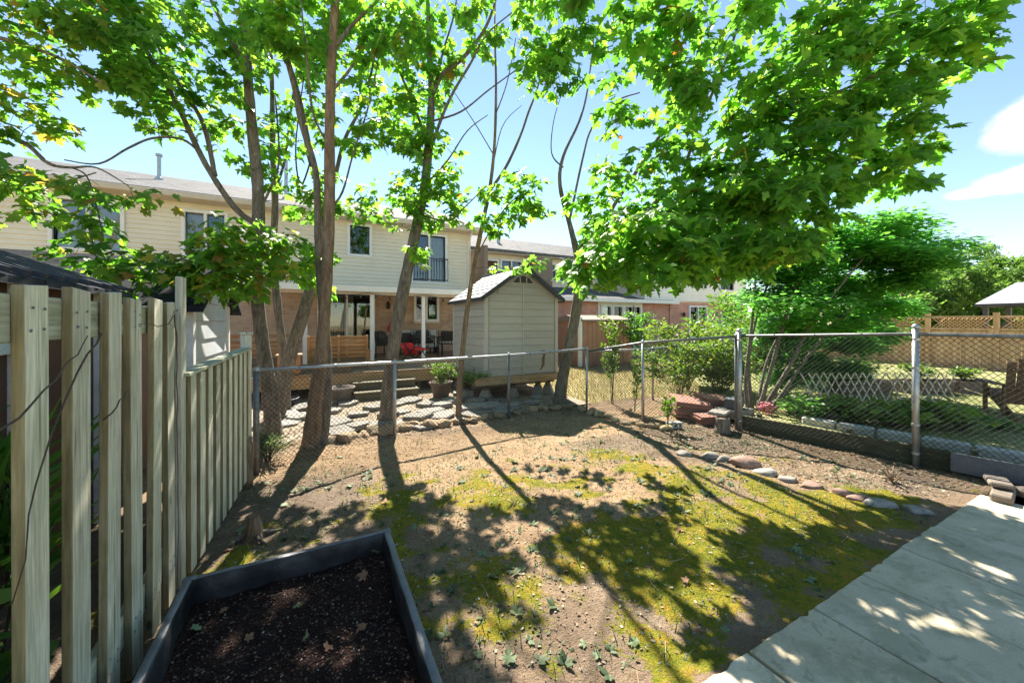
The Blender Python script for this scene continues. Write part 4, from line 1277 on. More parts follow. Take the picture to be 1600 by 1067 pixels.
for k in range(4):
    xa, xb = -.28 + 1.56 * k, -.28 + 1.56 * (k + 1)
    m = MB().tube([(xa + (xb - xa) * q, YC - .23, 2.46 - .09 * math.sin(math.pi * q)) for q in np.linspace(0, 1, 9)], .007, 5); m.build('cable', M['black_metal'], sl_)
    for q in (.12, .37, .62, .87):
        MB().lathe([(.012, 0), (.018, -.03), (.03, -.07), (.02, -.1), (.005, -.11)][::-1], (xa + (xb - xa) * q, YC - .23, 2.45 - .09 * math.sin(math.pi * q)), 8).build('bulb', M['dark_trim'], sl_)


def pot(label, loc, r, h, mat, name='plant_pot'):
    t = thing(name, label, 'pot', loc)
    MB().lathe([(r * .62, 0), (r * .66, .02), (r * .95, h * .85), (r * 1.06, h * .86), (r * 1.06, h), (r * .96, h), (r * .92, h * .85)], (0, 0, 0), 22).build('pot', mat, t, True)
    MB().lathe([(r * .93, h * .84), (.01, h * .87)], (0, 0, 0), 18).build('pot_soil', M['potting'], t)
    return t


pot('wide grey-brown pot of bare soil beside the deck steps', (.42, 8.45, .0), .27, .32, M['clay'])
pp = pot('brown pot with a lime green leafy plant between steps and shed', (2.42, 8.05, .0), .25, .34, M['brown_pot'])
pot('shallow dark bowl under the deck edge between the trunks', (-.62, 8.6, .0), .3, .16, M['dark_trim'], 'plant_bowl')
# bricks along the deck foot
bk = thing('concrete_block', 'concrete block on the ground right of the plant pot', 'block', (2.86, 7.75, 0), .2)
MB().box((0, 0, .09), (.2, .4, .18), bev=.008).build('block', M['concrete'], bk)

# ================================================================== stones


def rock(seed, sx, sy, sz, flat=.0, sub=2, sharp=.35):
    r = random.Random(seed); bm = bmesh.new(); bmesh.ops.create_icosphere(bm, subdivisions=sub, radius=1)
    dirs = [Vector((r.gauss(0, 1), r.gauss(0, 1), r.gauss(0, 1))).normalized() for _ in range(9)]
    offs = [r.uniform(.55, .95) for _ in dirs]
    for v in bm.verts:
        p = v.co.copy()
        for d, o in zip(dirs, offs):
            q = p.dot(d)
            if q > o: p -= d * (q - o) * (1 - sharp * .2)
        v.co = Vector((p.x * sx, p.y * sy, p.z * sz))
    me_ = bpy.data.meshes.new('stone'); bm.to_mesh(me_); bm.free()
    if sharp < .5: me_.shade_smooth()
    return me_


rw = thing('rubble_edging', 'low edging of broken stones along the foot of the back fence', 'stone edging')
edge = [(470, 706), (520, 692), (575, 683), (640, 672), (700, 664), (760, 657), (820, 646), (890, 637)]
E = [G(*p) for p in edge]; R0 = [rock(100 + i, 1, 1, 1, sharp=.8) for i in range(9)]
for q in R0: q.materials.append(M['rubble'])
n = 58
for i in range(n):
    f = i / (n - 1) * (len(E) - 1); k = min(int(f), len(E) - 2); p = E[k] + (E[k + 1] - E[k]) * (f - k)
    s = random.uniform(.05, .115) * (1.2 if .15 < i / n < .6 else .75)
    p = p + np.array([random.uniform(-.04, .04), random.uniform(-.03, .16), 0])
    o = link('stone', R0[i % 9], None, rw, (p[0], p[1], s * .35), (random.uniform(-.5, .5), random.uniform(-.4, .4), random.uniform(0, 6)))
    o.scale = (s * random.uniform(1, 1.5), s * random.uniform(.8, 1.2), s * random.uniform(.55, .9))
rw2 = thing('rubble_edging', 'crumbling earth and stone edging under the angled fence by the red tiles', 'stone edging')
E = [G(*p) for p in ((905, 640), (940, 652), (975, 662), (1010, 668), (1050, 672))]
for i in range(22):
    f = i / 21 * 3.999; k = int(f); p = E[k] + (E[min(k + 1, 4)] - E[k]) * (f - k)
    s = random.uniform(.04, .09)
    o = link('stone', R0[(i + 3) % 9], None, rw2, (p[0] + random.uniform(-.03, .12), p[1] + random.uniform(-.03, .16), s * .3), (random.uniform(-.5, .5), random.uniform(-.4, .4), random.uniform(0, 6)))
    o.scale = (s * 1.4, s, s * .7)


def flagstone(seed, r0):
    r = random.Random(seed); n = r.randint(5, 7); t = .045
    an = sorted((k + r.uniform(-.3, .3)) / n * 2 * math.pi for k in range(n))
    poly = [(math.cos(a) * r0 * r.uniform(.75, 1.1), math.sin(a) * r0 * r.uniform(.6, .95)) for a in an]
    m = MB(); bot = [(x, y, 0) for x, y in poly]; mid = [(x, y, t * .8) for x, y in poly]; top = [(x * .95, y * .95, t) for x, y in poly]
    n = len(poly); fs = [tuple(range(2 * n, 3 * n))] + [(i, (i + 1) % n, (i + 1) % n + n, i + n) for i in range(n)] + [(i + n, (i + 1) % n + n, (i + 1) % n + 2 * n, i + 2 * n) for i in range(n)]
    return m.add(bot + mid + top, fs).mesh('flagstone')


fl = structure('flagstone_path')
FM = [flagstone(i, .25) for i in range(8)]
for q in FM: q.materials.append(M['stone_grey'])
spots = [(520, 663), (560, 651), (585, 640), (545, 634), (515, 645), (620, 634), (640, 629), (665, 636), (690, 652), (675, 646), (650, 657), (630, 664), (705, 628), (735, 640), (765, 637), (740, 650), (690, 637), (590, 668), (560, 672), (455, 650), (450, 665), (475, 640), (500, 672), (720, 618), (745, 628), (770, 628), (625, 646), (655, 668), (535, 680), (605, 652), (470, 655), (785, 645), (800, 635), (830, 632), (515, 632), (840, 622)]
for i, p in enumerate(spots):
    q = G(*p); q[1] = max(q[1], 5.85)
    o = link('flagstone', FM[i % 8], None, fl, (q[0], q[1], .006 + random.uniform(0, .03)), (random.uniform(-.06, .06), random.uniform(-.06, .06), random.uniform(0, 6)))
    s = random.uniform(.75, 1.35); o.scale = (s, s, random.uniform(.8, 1.6))

border = [(1072, 711, .085, 'stone_white', 'flat grey-white stone at the far end of the stone row'), (1112, 714, .10, 'stone_white', 'grey rounded stone second from the far end of the row'),
          (1135, 720, .10, 'stone_grey', 'dull grey stone just before the big pink one'), (1168, 727, .16, 'stone_pink', 'large pinkish boulder low in the stone row'),
          (1203, 742, .12, 'stone_grey', 'long grey half-buried stone after the pinkish boulder'), (1238, 752, .09, 'stone_white', 'small pale stone mid-way along the row'),
          (1274, 762, .11, 'stone_pink', 'pale pink flat stone in the middle of the row'), (1322, 775, .10, 'stone_pink', 'thin pink stone sunk in the moss edge'),
          (1349, 783, .10, 'stone_pink', 'smooth salmon-pink cobble touching the white cobble'), (1384, 793, .12, 'stone_white', 'large smooth white cobble near the patio'),
          (1441, 804, .105, 'stone_white', 'white cobble at the patio edge, last of the row')]
for i, (x, y, s, mt, lab) in enumerate(border):
    q = G(x, y); me_ = rock(300 + i, s * 1.12, s * .74, s * .56, sub=3, sharp=.3); me_.materials.append(M[mt])
    o = link('border_stone', me_, None, None, (q[0], q[1] + .03, s * .04), (random.uniform(-.1, .1), random.uniform(-.1, .1), -.75 + random.uniform(-.3, .3)))
    tag(o, lab, 'stone', 'stones in a row along the moss')

# concrete edging blocks at the patio corner
for i, (x, y, z, rz, lab) in enumerate(((5.52, .98, .085, .12, 'grey concrete edging block lying on the patio corner'), (5.86, .86, .085, -.5, 'second concrete edging block beside the first, nearer the fence'), (5.66, 1.03, .155, .35, 'flat stone piece laid on top of the edging blocks'))):
    o = MB().box((0, 0, 0), (.34, .13, .07) if i < 2 else (.26, .15, .045), bev=.012).build('edging_block', M['block_brown'], None); o.location = (x, y, z); o.rotation_euler = (0, random.uniform(-.03, .03), rz)
    tag(o, lab, 'block', 'loose blocks at the patio corner')

# ================================================================== stacked red tiles, stump, block
tm = MB().box((0, 0, 0), (.62, .46, .028), bev=.004).mesh('tile'); tm.materials.append(M['tile_red'])


def tile_stack(label, px, py, d, n, rz, tilt, z0, s=1.0, roll=0.0):
    q = W(px, py, d)
    t = thing('tile_stack', label, 'tiles', (q[0], q[1], z0), rz, 'stacked red tiles behind the fence')
    for i in range(n):
        o = link('tile', tm, None, t, (random.uniform(-.015, .015) + .012 * i * math.sin(tilt), random.uniform(-.015, .015), .0 + i * .033), (tilt + random.uniform(-.02, .02), roll, random.uniform(-.05, .05)))
        o.scale = (s, s, 1)
    return t


tile_stack('left leaning stack of red roof tiles, taller pile', 1076, 650, 6.55, 8, -.55, .14, .06, .95, .12)
tile_stack('right leaning stack of red roof tiles next to the fence post', 1118, 650, 6.75, 7, -.35, .10, .10, .95, .12)
tile_stack('short flat pile of red tiles in front of the leaning stacks', 1104, 660, 6.15, 4, -.35, .05, .03, .62)
stump = thing('log_stump', 'upright mossy log piece beside the corner fence post', 'log', tuple(G(1129, 676)))
MB().lathe([(.12, -.02), (.105, .04), (.10, .21), (.095, .225)], (0, 0, 0), 14).build('bark', M['bark'], stump, True)
MB().lathe([(.09, .222), (.01, .23)], (0, 0, 0), 14).build('cut_face', M['cut_wood'], stump)
sb = MB().box((0, 0, 0), (.34, .24, .05), bev=.01).build('stone_slab', M['stone_grey']); q = G(1128, 672); sb.location = (q[0], q[1] + .05, .255); sb.rotation_euler = (.03, .05, .4)
tag(sb, 'grey stone slab lying on the mossy log by the corner post', 'stone')
cb = thing('hollow_block', 'small white brick with three holes left of the red tiles', 'brick', tuple(G(1053, 668)), -.4)
m = MB().span(-.11, .11, -.05, .05, 0, .02).span(-.11, .11, -.05, .05, .07, .09)
for x in (-.1, -.035, .035, .1): m.span(x - .01, x + .01, -.05, .05, .02, .07)
m.build('shell', M['pale_edging'], cb)
dk = MB().box((0, 0, 0), (.30, .22, .16), rz=.3, bev=.01).build('dark_block', M['slate_plank']); q = W(1147, 640, 6.3); dk.location = (q[0], q[1], .30)
tag(dk, 'dark block standing behind the corner fence post', 'block')
pp2 = MB().box((0, 0, 0), (.5, .4, .14), bev=.02).build('stone_pier', M['stone_grey']); pp2.location = (q[0], q[1], .14); tag(pp2, 'grey stone under the dark block at the fence corner', 'stone')
# round post off-cut standing by the end of the low fence
lg = thing('log_post', 'old round log standing at the end of the low fence', 'log', tuple(G(383, 762)))
MB().tube([(0, 0, -.03), (.005, 0, .2), (.0, .005, .4), (.004, 0, .50)], [.068, .062, .058, .055], 14).build('bark', M['bark_warm'], lg, True)
MB().lathe([(.054, .498), (.005, .51)], (.004, 0, 0), 12).build('cut_face', M['cut_wood'], lg)
q = G(397, 838)
ts = thing('tree_stump', 'small broken stump in the soil near the planter corner', 'stump', tuple(q))
MB().lathe([(.085, -.03), (.06, .03), (.052, .10), (.035, .16), (.01, .15)], (0, 0, 0), 9).build('bark', M['bark_warm'], ts)
for a in range(4): MB().tube([(0, 0, .03), (.10 * math.cos(a * 1.7), .10 * math.sin(a * 1.7), .015), (.2 * math.cos(a * 1.7 + .2), .2 * math.sin(a * 1.7 + .2), -.01)], [.02, .014, .006], 6).build('root', M['bark'], ts, True)
q = G(1395, 755)
ds = thing('dead_plant', 'clump of dry brown stalks in the soil bed by the right fence', 'dead plant', tuple(q))
for i in range(16):
    a = random.uniform(0, 6.28); l_ = random.uniform(.08, .2)
    MB().tube([(0, 0, 0), (l_ * .4 * math.cos(a), l_ * .4 * math.sin(a), l_ * .6), (l_ * math.cos(a), l_ * math.sin(a), l_ * .75)], [.007, .006, .002], 5).build('stalk', M['bark_warm'], ds)

# ================================================================== right side: boards, edging, trellis, chair
bd = thing('retaining_board', 'dark green mossy boards along the foot of the right chain-link fence', 'boards')
for a, b, z, h in (((5.80, 3.50), (6.17, 1.72), .10, .24), ((6.175, 1.70), (6.45, -.6), .10, .24)):
    MB().bar((*a, z), (*b, z), .04, h, bev=.004).build('board', M['green_wood'], bd)
for x, y in ((5.84, 3.3), (6.05, 2.3), (6.22, 1.3)): MB().box((x + .05, y, .12), (.05, .05, .3)).build('stake', M['green_wood'], bd)
gp = MB().bar((6.04, 1.42, .155), (6.34, -.7, .17), .022, .20, bev=.004).build('composite_plank', M['slate_plank']); tag(gp, 'slate blue-grey plank leaning on the fence foot at far right', 'plank')
ed = thing('pale_edging', 'row of pale stone edging blocks behind the right fence', 'edging')
Ea, Eb = np.array([6.55, 3.05, RAISE]), np.array([6.95, .2, RAISE])
for i in range(7):
    p = Ea + (Eb - Ea) * (i + .5) / 7
    MB().box((0, 0, 0), (.14, .39, .13), bev=.02).build('edging_stone', M['pale_edging'], ed).location = tuple(p + np.array([random.uniform(-.02, .02), 0, .04]))
    ed.children[-1].rotation_euler = (0, 0, .14 + random.uniform(-.05, .05))
q = W(1285, 668, 6.3)
me_ = rock(410, .55, .28, .17, sub=3, sharp=.6); me_.materials.append(M['stone_white'])
tag(link('boulder', me_, None, None, (q[0], q[1], .18), (0, .06, -.35)), 'long pale boulder behind the fence among the leafy plants', 'boulder')
pk = MB()
cl_ = thing('pink_flowers', 'small patch of pink blooms by the shrub foot behind the fence', 'flowers', tuple(W(1197, 660, 6.2) * [1, 1, 0]))
for i in range(14):
    a = random.uniform(0, 6.28); r = random.uniform(0, .16)
    MB().lathe([(.006, .0), (.006, .16), (.04, .18), (.03, .205), (.005, .2)], (r * math.cos(a), r * math.sin(a), .05 + random.uniform(0, .05)), 7).build('bloom', M['pink'] if 'pink' in M else M.setdefault('pink', surf('pink', (.62, .16, .2), (.70, .28, .30), 9, .7)), cl_)

tr = thing('trellis_fence', 'expandable criss-cross wooden trellis standing on the right lawn', 'trellis')
T0, T1 = np.array([8.2, 3.85, RAISE]), np.array([10.95, 2.45, RAISE]); L = np.linalg.norm(T1 - T0); u = (T1 - T0) / L; nv = np.array([-u[1], u[0], 0]); H = .56; st_ = .20; wd = .30
k = 0
x = -.0
while x < L - wd:
    a = T0 + u * x
    gap = .0 if not (1.45 < x < 1.6) else 1
    if not gap:
        MB().bar(a + nv * .006 + [0, 0, .01], a + u * wd + nv * .006 + [0, 0, H], .022, .008, up=tuple(nv)).build('lath', M['trellis_wood'], tr)
        MB().bar(a + u * wd - nv * .006 + [0, 0, .01], a - nv * .006 + [0, 0, H], .022, .008, up=tuple(nv)).build('lath', M['trellis_wood'], tr)
    x += .15
MB().bar(T1 + u * .1 + [0, 0, .25], T1 + u * .75 + [0, 0, .03], .022, .01).build('lath', M['trellis_wood'], tr)
for i, (pxx, w, lab) in enumerate(((1345, 1.1, 'dark planter tub behind the trellis, left one'), (1440, 1.0, 'dark planter tub behind the trellis, middle one'), (1505, .55, 'dark planter tub at the right end of the trellis'))):
    q = W(pxx, 612, 8.2)
    t = thing('planter_tub', lab, 'planter', (q[0], q[1], RAISE), -.45, 'dark tubs behind the trellis')
    MB().prism([(-w / 2, -.16, 0), (w / 2, -.16, 0), (w / 2 + .04, -.19, .26), (-w / 2 - .04, -.19, .26)], (0, .34, 0)).build('tub', M['brown_pot'], t)
    MB().box((0, 0, .268), (w + .02, .3, .014)).build('tub_soil', M['potting'], t)

ch = thing('adirondack_chair', 'brown adirondack chair on the right lawn, cut by the picture edge', 'chair', tuple(W(1602, 650, 6.05) * [1, 1, 0] + [0, 0, RAISE]), math.radians(-62))
# local: faces +y away from the camera
for i in range(6):
    x = -.27 + .108 * i; hh = .82 - .05 * abs(i - 2.5)
    MB().bar((x * .82, -.18, .22), (x * 1.12, -.50, .22 + hh), .096, .02, up=(0, 1, .3), bev=.004).build('back_slat', M['adirondack'], ch)
for i in range(5): MB().box((0, -.14 + .12 * i, .27 + .028 * i), (.54, .1, .02), rx=.2, bev=.004).build('seat_slat', M['adirondack'], ch)
for s in (-1, 1):
    MB().bar((s * .28, .42, .38), (s * .28, -.55, .02), .03, .12).build('rear_leg', M['adirondack'], ch)
    MB().box((s * .31, .36, .26), (.03, .11, .52), bev=.003).build('front_leg', M['adirondack'], ch)
    MB().box((s * .36, .06, .535), (.13, .78, .022), bev=.006).build('armrest', M['adirondack'], ch)
    MB().bar((s * .33, -.30, .05), (s * .33, -.36, .53), .03, .07).build('back_post', M['adirondack'], ch)
MB().bar((-.36, -.40, .50), (.36, -.40, .50), .07, .025).bar((-.3, -.52, .80), (.3, -.52, .80), .07, .02).build('cross_bar', M['adirondack'], ch)

# tan panel fence at the back of the right garden
tf = thing('panel_fence', 'long tan wooden panel fence with lattice top at the back of the right garden', 'fence')
FXR = 19.0
for i in range(11):
    y = -4 + 1.5 * i
    MB().span(FXR - .06, FXR + .06, y - .06, y + .06, 0, 1.95).build('post', M['tan_fence'], tf)
    for k in range(10):
        MB().span(FXR - .012, FXR + .012, y + .06 + .138 * k + .004, y + .06 + .138 * (k + 1) - .004, .1, 1.36).build('board', M['tan_fence'], tf)
    for z in (.2, 1.38, 1.78): MB().span(FXR - .04, FXR - .013, y + .06, y + 1.44, z, z + .07).build('rail', M['tan_fence'], tf)
    segs = []
    for k in range(-4, 15):
        for s in (1, -1):
            ya = y + .06 + k * .1; pa = []
            for q in (0, .34):
                pa.append((ya + s * q * 1.0 + (0 if s > 0 else .34), 1.45 + q))
            (p1, z1_), (p2, z2_) = pa
            lo_, hi_ = y + .06, y + 1.44
            if min(p1, p2) < lo_ or max(p1, p2) > hi_: continue
            segs.append(((FXR + .004 * s, p1, z1_), (FXR + .004 * s, p2, z2_)))
    V, F = seg_mesh(segs, .014, 4); o = link('lattice', tri_mesh('lattice', V, F), M['tan_fence'], tf); o['kind'] = 'stuff'
gz = thing('gazebo', 'white-roofed gazebo on a dark post beyond the tan fence', 'gazebo', tuple(W(1625, 470, 19.5) * [1, 1, 0]), -.1)
MB().add([(-1.7, -1.7, 2.62), (1.7, -1.7, 2.62), (1.7, 1.7, 2.62), (-1.7, 1.7, 2.62), (-.6, -.6, 3.72), (.6, -.6, 3.72), (.6, .6, 3.72), (-.6, .6, 3.72)],
         [(0, 1, 5, 4), (1, 2, 6, 5), (2, 3, 7, 6), (3, 0, 4, 7), (4, 5, 6, 7)]).build('roof', M['gazebo_roof'], gz)
for s in (-1, 1): MB().span(-1.72, 1.72, s * 1.68 - .04, s * 1.68 + .04, 2.48, 2.615).span(s * 1.68 - .04, s * 1.68 + .04, -1.62, 1.62, 2.48, 2.615).build('roof_edge', M['dark_trim'], gz)
for x in (-1.4, 1.4):
    for y in (-1.4, 1.4): MB().span(x - .09, x + .09, y - .09, y + .09, 0, 2.48).build('post', M['dark_trim'], gz)
# ================================================================== trees


def smooth_path(P, R, per=4):
    P = [np.array(p, float) for p in P]; out = []; rad = []
    n = len(P)
    for i in range(n - 1):
        p0, p1, p2, p3 = P[max(i - 1, 0)], P[i], P[i + 1], P[min(i + 2, n - 1)]
        for k in range(per):
            t = k / per
            out.append(.5 * ((2 * p1) + (-p0 + p2) * t + (2 * p0 - 5 * p1 + 4 * p2 - p3) * t * t + (-p0 + 3 * p1 - 3 * p2 + p3) * t ** 3))
            rad.append(R[i] + (R[i + 1] - R[i]) * t)
    out.append(P[-1]); rad.append(R[-1])
    return out, rad


def limb(tree, name, spec, mat, sides=12, flare=False):
    """spec: (px, py, depth, radius) from the foot upwards"""
    P = [W(a, b, d) for a, b, d, r in spec]; R = [r * .86 for *_, r in spec]
    if flare:
        P[0][2] = -.06
        P.insert(1, P[0] + (P[1] - P[0]) * .16); R = [R[0] * 1.35, R[0] * 1.05] + R[1:]
    pts, rad = smooth_path(P, R, 5)
    rr = random.Random(int(spec[0][0] * 7 + spec[0][1]))
    rad = [r * (1 + rr.uniform(-.06, .07)) for r in rad]
    MB().tube(pts, rad, sides).build(name, mat, tree, True)
    return list(zip(pts, rad))


def grow(nodes, targets, r_, base_pull=.0, maxr=.016, sag=.08):
    """every twig leaves the nearest wood that is already there"""
    NP = [np.array(p) for p, r in nodes]; NR = [r for p, r in nodes]
    T = np.array(targets); A = np.array(NP)
    d0 = np.array([np.min(np.linalg.norm(A - t, axis=1)) for t in T])
    twigs = []
    m = MB()
    for i in np.argsort(d0):
        t = T[i]; A = np.array(NP); dv = t - A
        d = np.linalg.norm(dv, axis=1) + np.maximum(0, -dv[:, 2]) * .5
        k = int(np.argmin(d)); a = A[k]; L = np.linalg.norm(t - a)
        if L < .02: continue
        r0 = min(NR[k] * .75, .0035 + .0065 * L, maxr)
        n = 3 if L < .6 else 6
        mid = [a]
        off = r_.normal(0, .06 * L, 3); off[2] += .10 * L
        for j in range(1, n + 1):
            q = j / n; mid.append(a + (t - a) * q + off * math.sin(q * math.pi) + r_.normal(0, .012 * L, 3) * (j < n))
        rad = [r0 + (.0022 - r0) * (j / n) for j in range(n + 1)]
        m.tube(mid, rad, 4, caps=False)
        for j in range(1, n + 1): NP.append(mid[j]); NR.append(rad[j])
        twigs.append(mid)
    return m, twigs


def leaves_on(twigs, per, tmpl, size, r_, spread=.13, droop=(.15, .75), tilt=.5, along=.75):
    pos, tip, nrm, sc = [], [], [], []
    for tw in twigs:
        L = np.linalg.norm(tw[-1] - tw[0]); n = max(3, int(per * r_.uniform(.7, 1.3)))
        dirn = tw[-1] - tw[-2]; dirn /= np.linalg.norm(dirn) + 1e-9
        for i in range(n):
            q = 1 - along * r_.random() ** 1.5 * min(1, .7 / max(L, .05))
            f = q * (len(tw) - 1); k = min(int(f), len(tw) - 2); p = tw[k] + (tw[k + 1] - tw[k]) * (f - k)
            a = r_.uniform(0, 2 * math.pi); h = np.array([math.cos(a), math.sin(a), 0]); h = h + dirn * .5
            s = size * (.45 + .75 * r_.random() ** .7)
            o = h * r_.uniform(.3, 1.0) * spread + np.array([0, 0, r_.normal(0, spread * .35)])
            t = h / np.linalg.norm(h) + np.array([0, 0, -r_.uniform(*droop)])
            pos.append(p + o); tip.append(t); nrm.append(np.array([0, 0, 1.0]) + h * .25 + r_.normal(0, tilt, 3)); sc.append(s)
    pos, tip, nrm, sc = np.array(pos), np.array(tip), np.array(nrm), np.array(sc)
    if tmpl is not MAPLE_T: return scatter(*tmpl, pos, tip, nrm, sc)
    VV, FF, k = [], [], 0
    for i, tm_ in enumerate((MAPLE_T, MAPLE_C, MAPLE_N)):           # flat, cupped and folded leaves
        V, F = scatter(*tm_, pos[i::3], tip[i::3], nrm[i::3], sc[i::3]); VV.append(V); FF.append(F + k); k += len(V)
    return np.concatenate(VV), np.concatenate(FF)


def blob(r_, px, py, d, rx, ry, rz, n):
    """n points inside an ellipsoid standing at depth d"""
    c_ = W(px, py, d); s = d / FPX; out = []
    while len(out) < n:
        v = r_.uniform(-1, 1, 3)
        q = np.linalg.norm(v)
        if q > 1 or r_.random() > .35 + .65 * q: continue
        out.append(c_ + RV * v[0] * rx * s + np.array([0, 0, 1.0]) * v[1] * ry * s + FV * v[2] * rz)
    return out


def crown(tree, nodes, blobs, per, tmpl, size, mat, seed, spread=.13, maxr=.016, thin=.62, **kw):
    r_ = np.random.default_rng(seed); T = []
    for b in blobs:
        b = list(b); b[6] = max(2, int(b[6] * thin * (.38 if b[1] < -40 else 1.0))); T += blob(r_, *b)
    T = [t for t in T if np.linalg.norm(t - np.array([0, 0, CAM_H])) > 2.6]
    m, tw = grow(nodes, T, r_, maxr=maxr)
    o = m.build('twigs', M['twig'], tree); o['kind'] = 'stuff'
    V, F = leaves_on(tw, per, tmpl, size, r_, spread, **kw)
    o = link('crown', tri_mesh('crown', V, F), mat, tree); o['kind'] = 'stuff'
    return len(V)


def tree(name, label, cat='tree', group=None, at=None):
    return thing(name, label, cat, (0, 0, 0), 0, group)


GRP = 'maples along the back fence'
# T1: leftmost trunk, long limbs to the upper left
t1 = tree('maple_tree', 'leftmost maple, straight trunk by the low fence end with long left limbs', group=GRP)
N = limb(t1, 'trunk', [(430, 684, 5.45, .125), (420, 610, 5.5, .115), (408, 520, 5.5, .105), (400, 430, 5.5, .10), (404, 340, 5.5, .092), (402, 280, 5.5, .088), (394, 200, 5.5, .08), (388, 130, 5.45, .072), (382, 40, 5.4, .06), (374, -120, 5.3, .04)], M['bark'], 14, True)
N += limb(t1, 'branch', [(402, 352, 5.5, .05), (372, 330, 5.45, .048), (345, 295, 5.4, .045), (315, 245, 5.3, .042), (282, 175, 5.2, .036), (245, 105, 5.1, .030), (205, 40, 5.0, .022), (180, -30, 4.9, .014)], M['bark'], 10)
N += limb(t1, 'branch', [(336, 275, 5.35, .036), (318, 195, 5.4, .034), (285, 140, 5.4, .03), (250, 80, 5.4, .022), (230, 20, 5.4, .012)], M['bark'], 8)
N += limb(t1, 'branch', [(314, 240, 5.3, .02), (285, 218, 5.1, .018), (240, 216, 4.9, .016), (200, 232, 4.7, .015), (155, 256, 4.5, .012), (100, 250, 4.3, .008)], M['bark'], 7)
N += limb(t1, 'branch', [(390, 110, 5.45, .04), (360, 60, 5.5, .034), (325, -10, 5.5, .026), (300, -90, 5.5, .015)], M['bark'], 8)
N += limb(t1, 'branch', [(404, 330, 5.5, .022), (420, 300, 5.6, .02), (436, 250, 5.8, .016), (430, 150, 6.0, .012)], M['bark'], 7)
N += limb(t1, 'branch', [(400, 420, 5.5, .028), (370, 410, 5.2, .022), (330, 400, 4.9, .018), (290, 402, 4.7, .014), (245, 420, 4.5, .010), (180, 408, 4.4, .006)], M['bark'], 7)
crown(t1, N, [(300, 90, 5.2, 110, 70, .8, 60), (230, 60, 5.0, 60, 70, .6, 34), (230, 150, 5.0, 65, 55, .6, 34), (350, 170, 5.6, 60, 70, .6, 24), (260, -90, 5.2, 150, 120, 1.0, 60), (380, -80, 5.4, 110, 110, .9, 40),
               (210, 90, 4.4, 40, 60, .4, 18), (340, 30, 5.4, 90, 45, .6, 34), (420, 250, 5.9, 50, 80, .5, 18)], 14, MAPLE_T, .138, M['maple_leaf'], 1)
crown(t1, N, [(380, 380, 4.4, 80, 32, .4, 36), (330, 420, 4.2, 70, 30, .35, 20), (230, 420, 4.1, 80, 24, .3, 15), (400, 420, 4.6, 50, 28, .35, 12), (150, 400, 4.0, 40, 25, .25, 5), (350, 440, 4.2, 60, 22, .3, 10)], 13, MAPLE_T, .138, M['maple_leaf_sick'], 2)

# T1b: grey stem behind
t1b = tree('maple_tree', 'slim grey maple stem just behind the leftmost trunk', group=GRP)
N = limb(t1b, 'trunk', [(447, 640, 6.9, .10), (443, 560, 6.9, .085), (434, 480, 6.9, .078), (427, 400, 6.9, .072), (430, 320, 6.9, .065), (426, 230, 6.9, .055), (425, 130, 6.9, .04), (420, 0, 6.9, .025)], M['bark'], 12, True)
N += limb(t1b, 'branch', [(429, 300, 6.9, .03), (445, 250, 7.0, .026), (455, 170, 7.2, .02), (470, 60, 7.3, .012)], M['bark'], 7)
crown(t1b, N, [(440, 130, 7.0, 80, 70, .8, 34), (430, 20, 7.0, 100, 60, .8, 34), (450, 230, 7.0, 50, 50, .6, 18), (450, -90, 7.0, 130, 80, 1, 30)], 13, MAPLE_T, .138, M['maple_leaf'], 3)

# T2: leaning trunk
t2 = tree('maple_tree', 'maple with trunk leaning right, behind the double trunk', group=GRP)
N = limb(t2, 'trunk', [(432, 640, 6.5, .145), (450, 570, 6.5, .13), (474, 490, 6.5, .115), (491, 430, 6.5, .105), (503, 360, 6.5, .09), (498, 290, 6.5, .075), (484, 240, 6.5, .065), (468, 160, 6.4, .055), (448, 90, 6.3, .045), (424, 20, 6.2, .035), (410, -80, 6.1, .02)], M['bark'], 14, True)
N += limb(t2, 'branch', [(500, 330, 6.5, .045), (520, 290, 6.5, .04), (538, 220, 6.5, .036), (565, 165, 6.5, .028), (585, 90, 6.5, .02), (590, 10, 6.5, .012)], M['bark'], 8)
N += limb(t2, 'branch', [(486, 250, 6.5, .02), (470, 290, 6.1, .016), (462, 230, 5.9, .013), (475, 120, 5.8, .01), (480, 98, 5.8, .006)], M['twig'], 6)
N += limb(t2, 'branch', [(491, 430, 6.5, .025), (470, 405, 6.1, .02), (450, 395, 5.7, .016), (430, 390, 5.4, .010)], M['bark'], 7)
crown(t2, N, [(470, 60, 6.2, 70, 70, .7, 44), (560, 110, 6.5, 60, 80, .7, 46), (520, 30, 6.6, 90, 50, .7, 34), (540, 300, 6.3, 55, 50, .5, 26), (460, 400, 5.4, 75, 32, .45, 34), (480, 330, 6.2, 40, 40, .5, 14), (490, 430, 5.6, 40, 26, .3, 12), (430, -90, 6.2, 130, 90, .9, 34), (560, -50, 6.5, 100, 80, .9, 30)], 13, MAPLE_T, .138, M['maple_leaf'], 4)

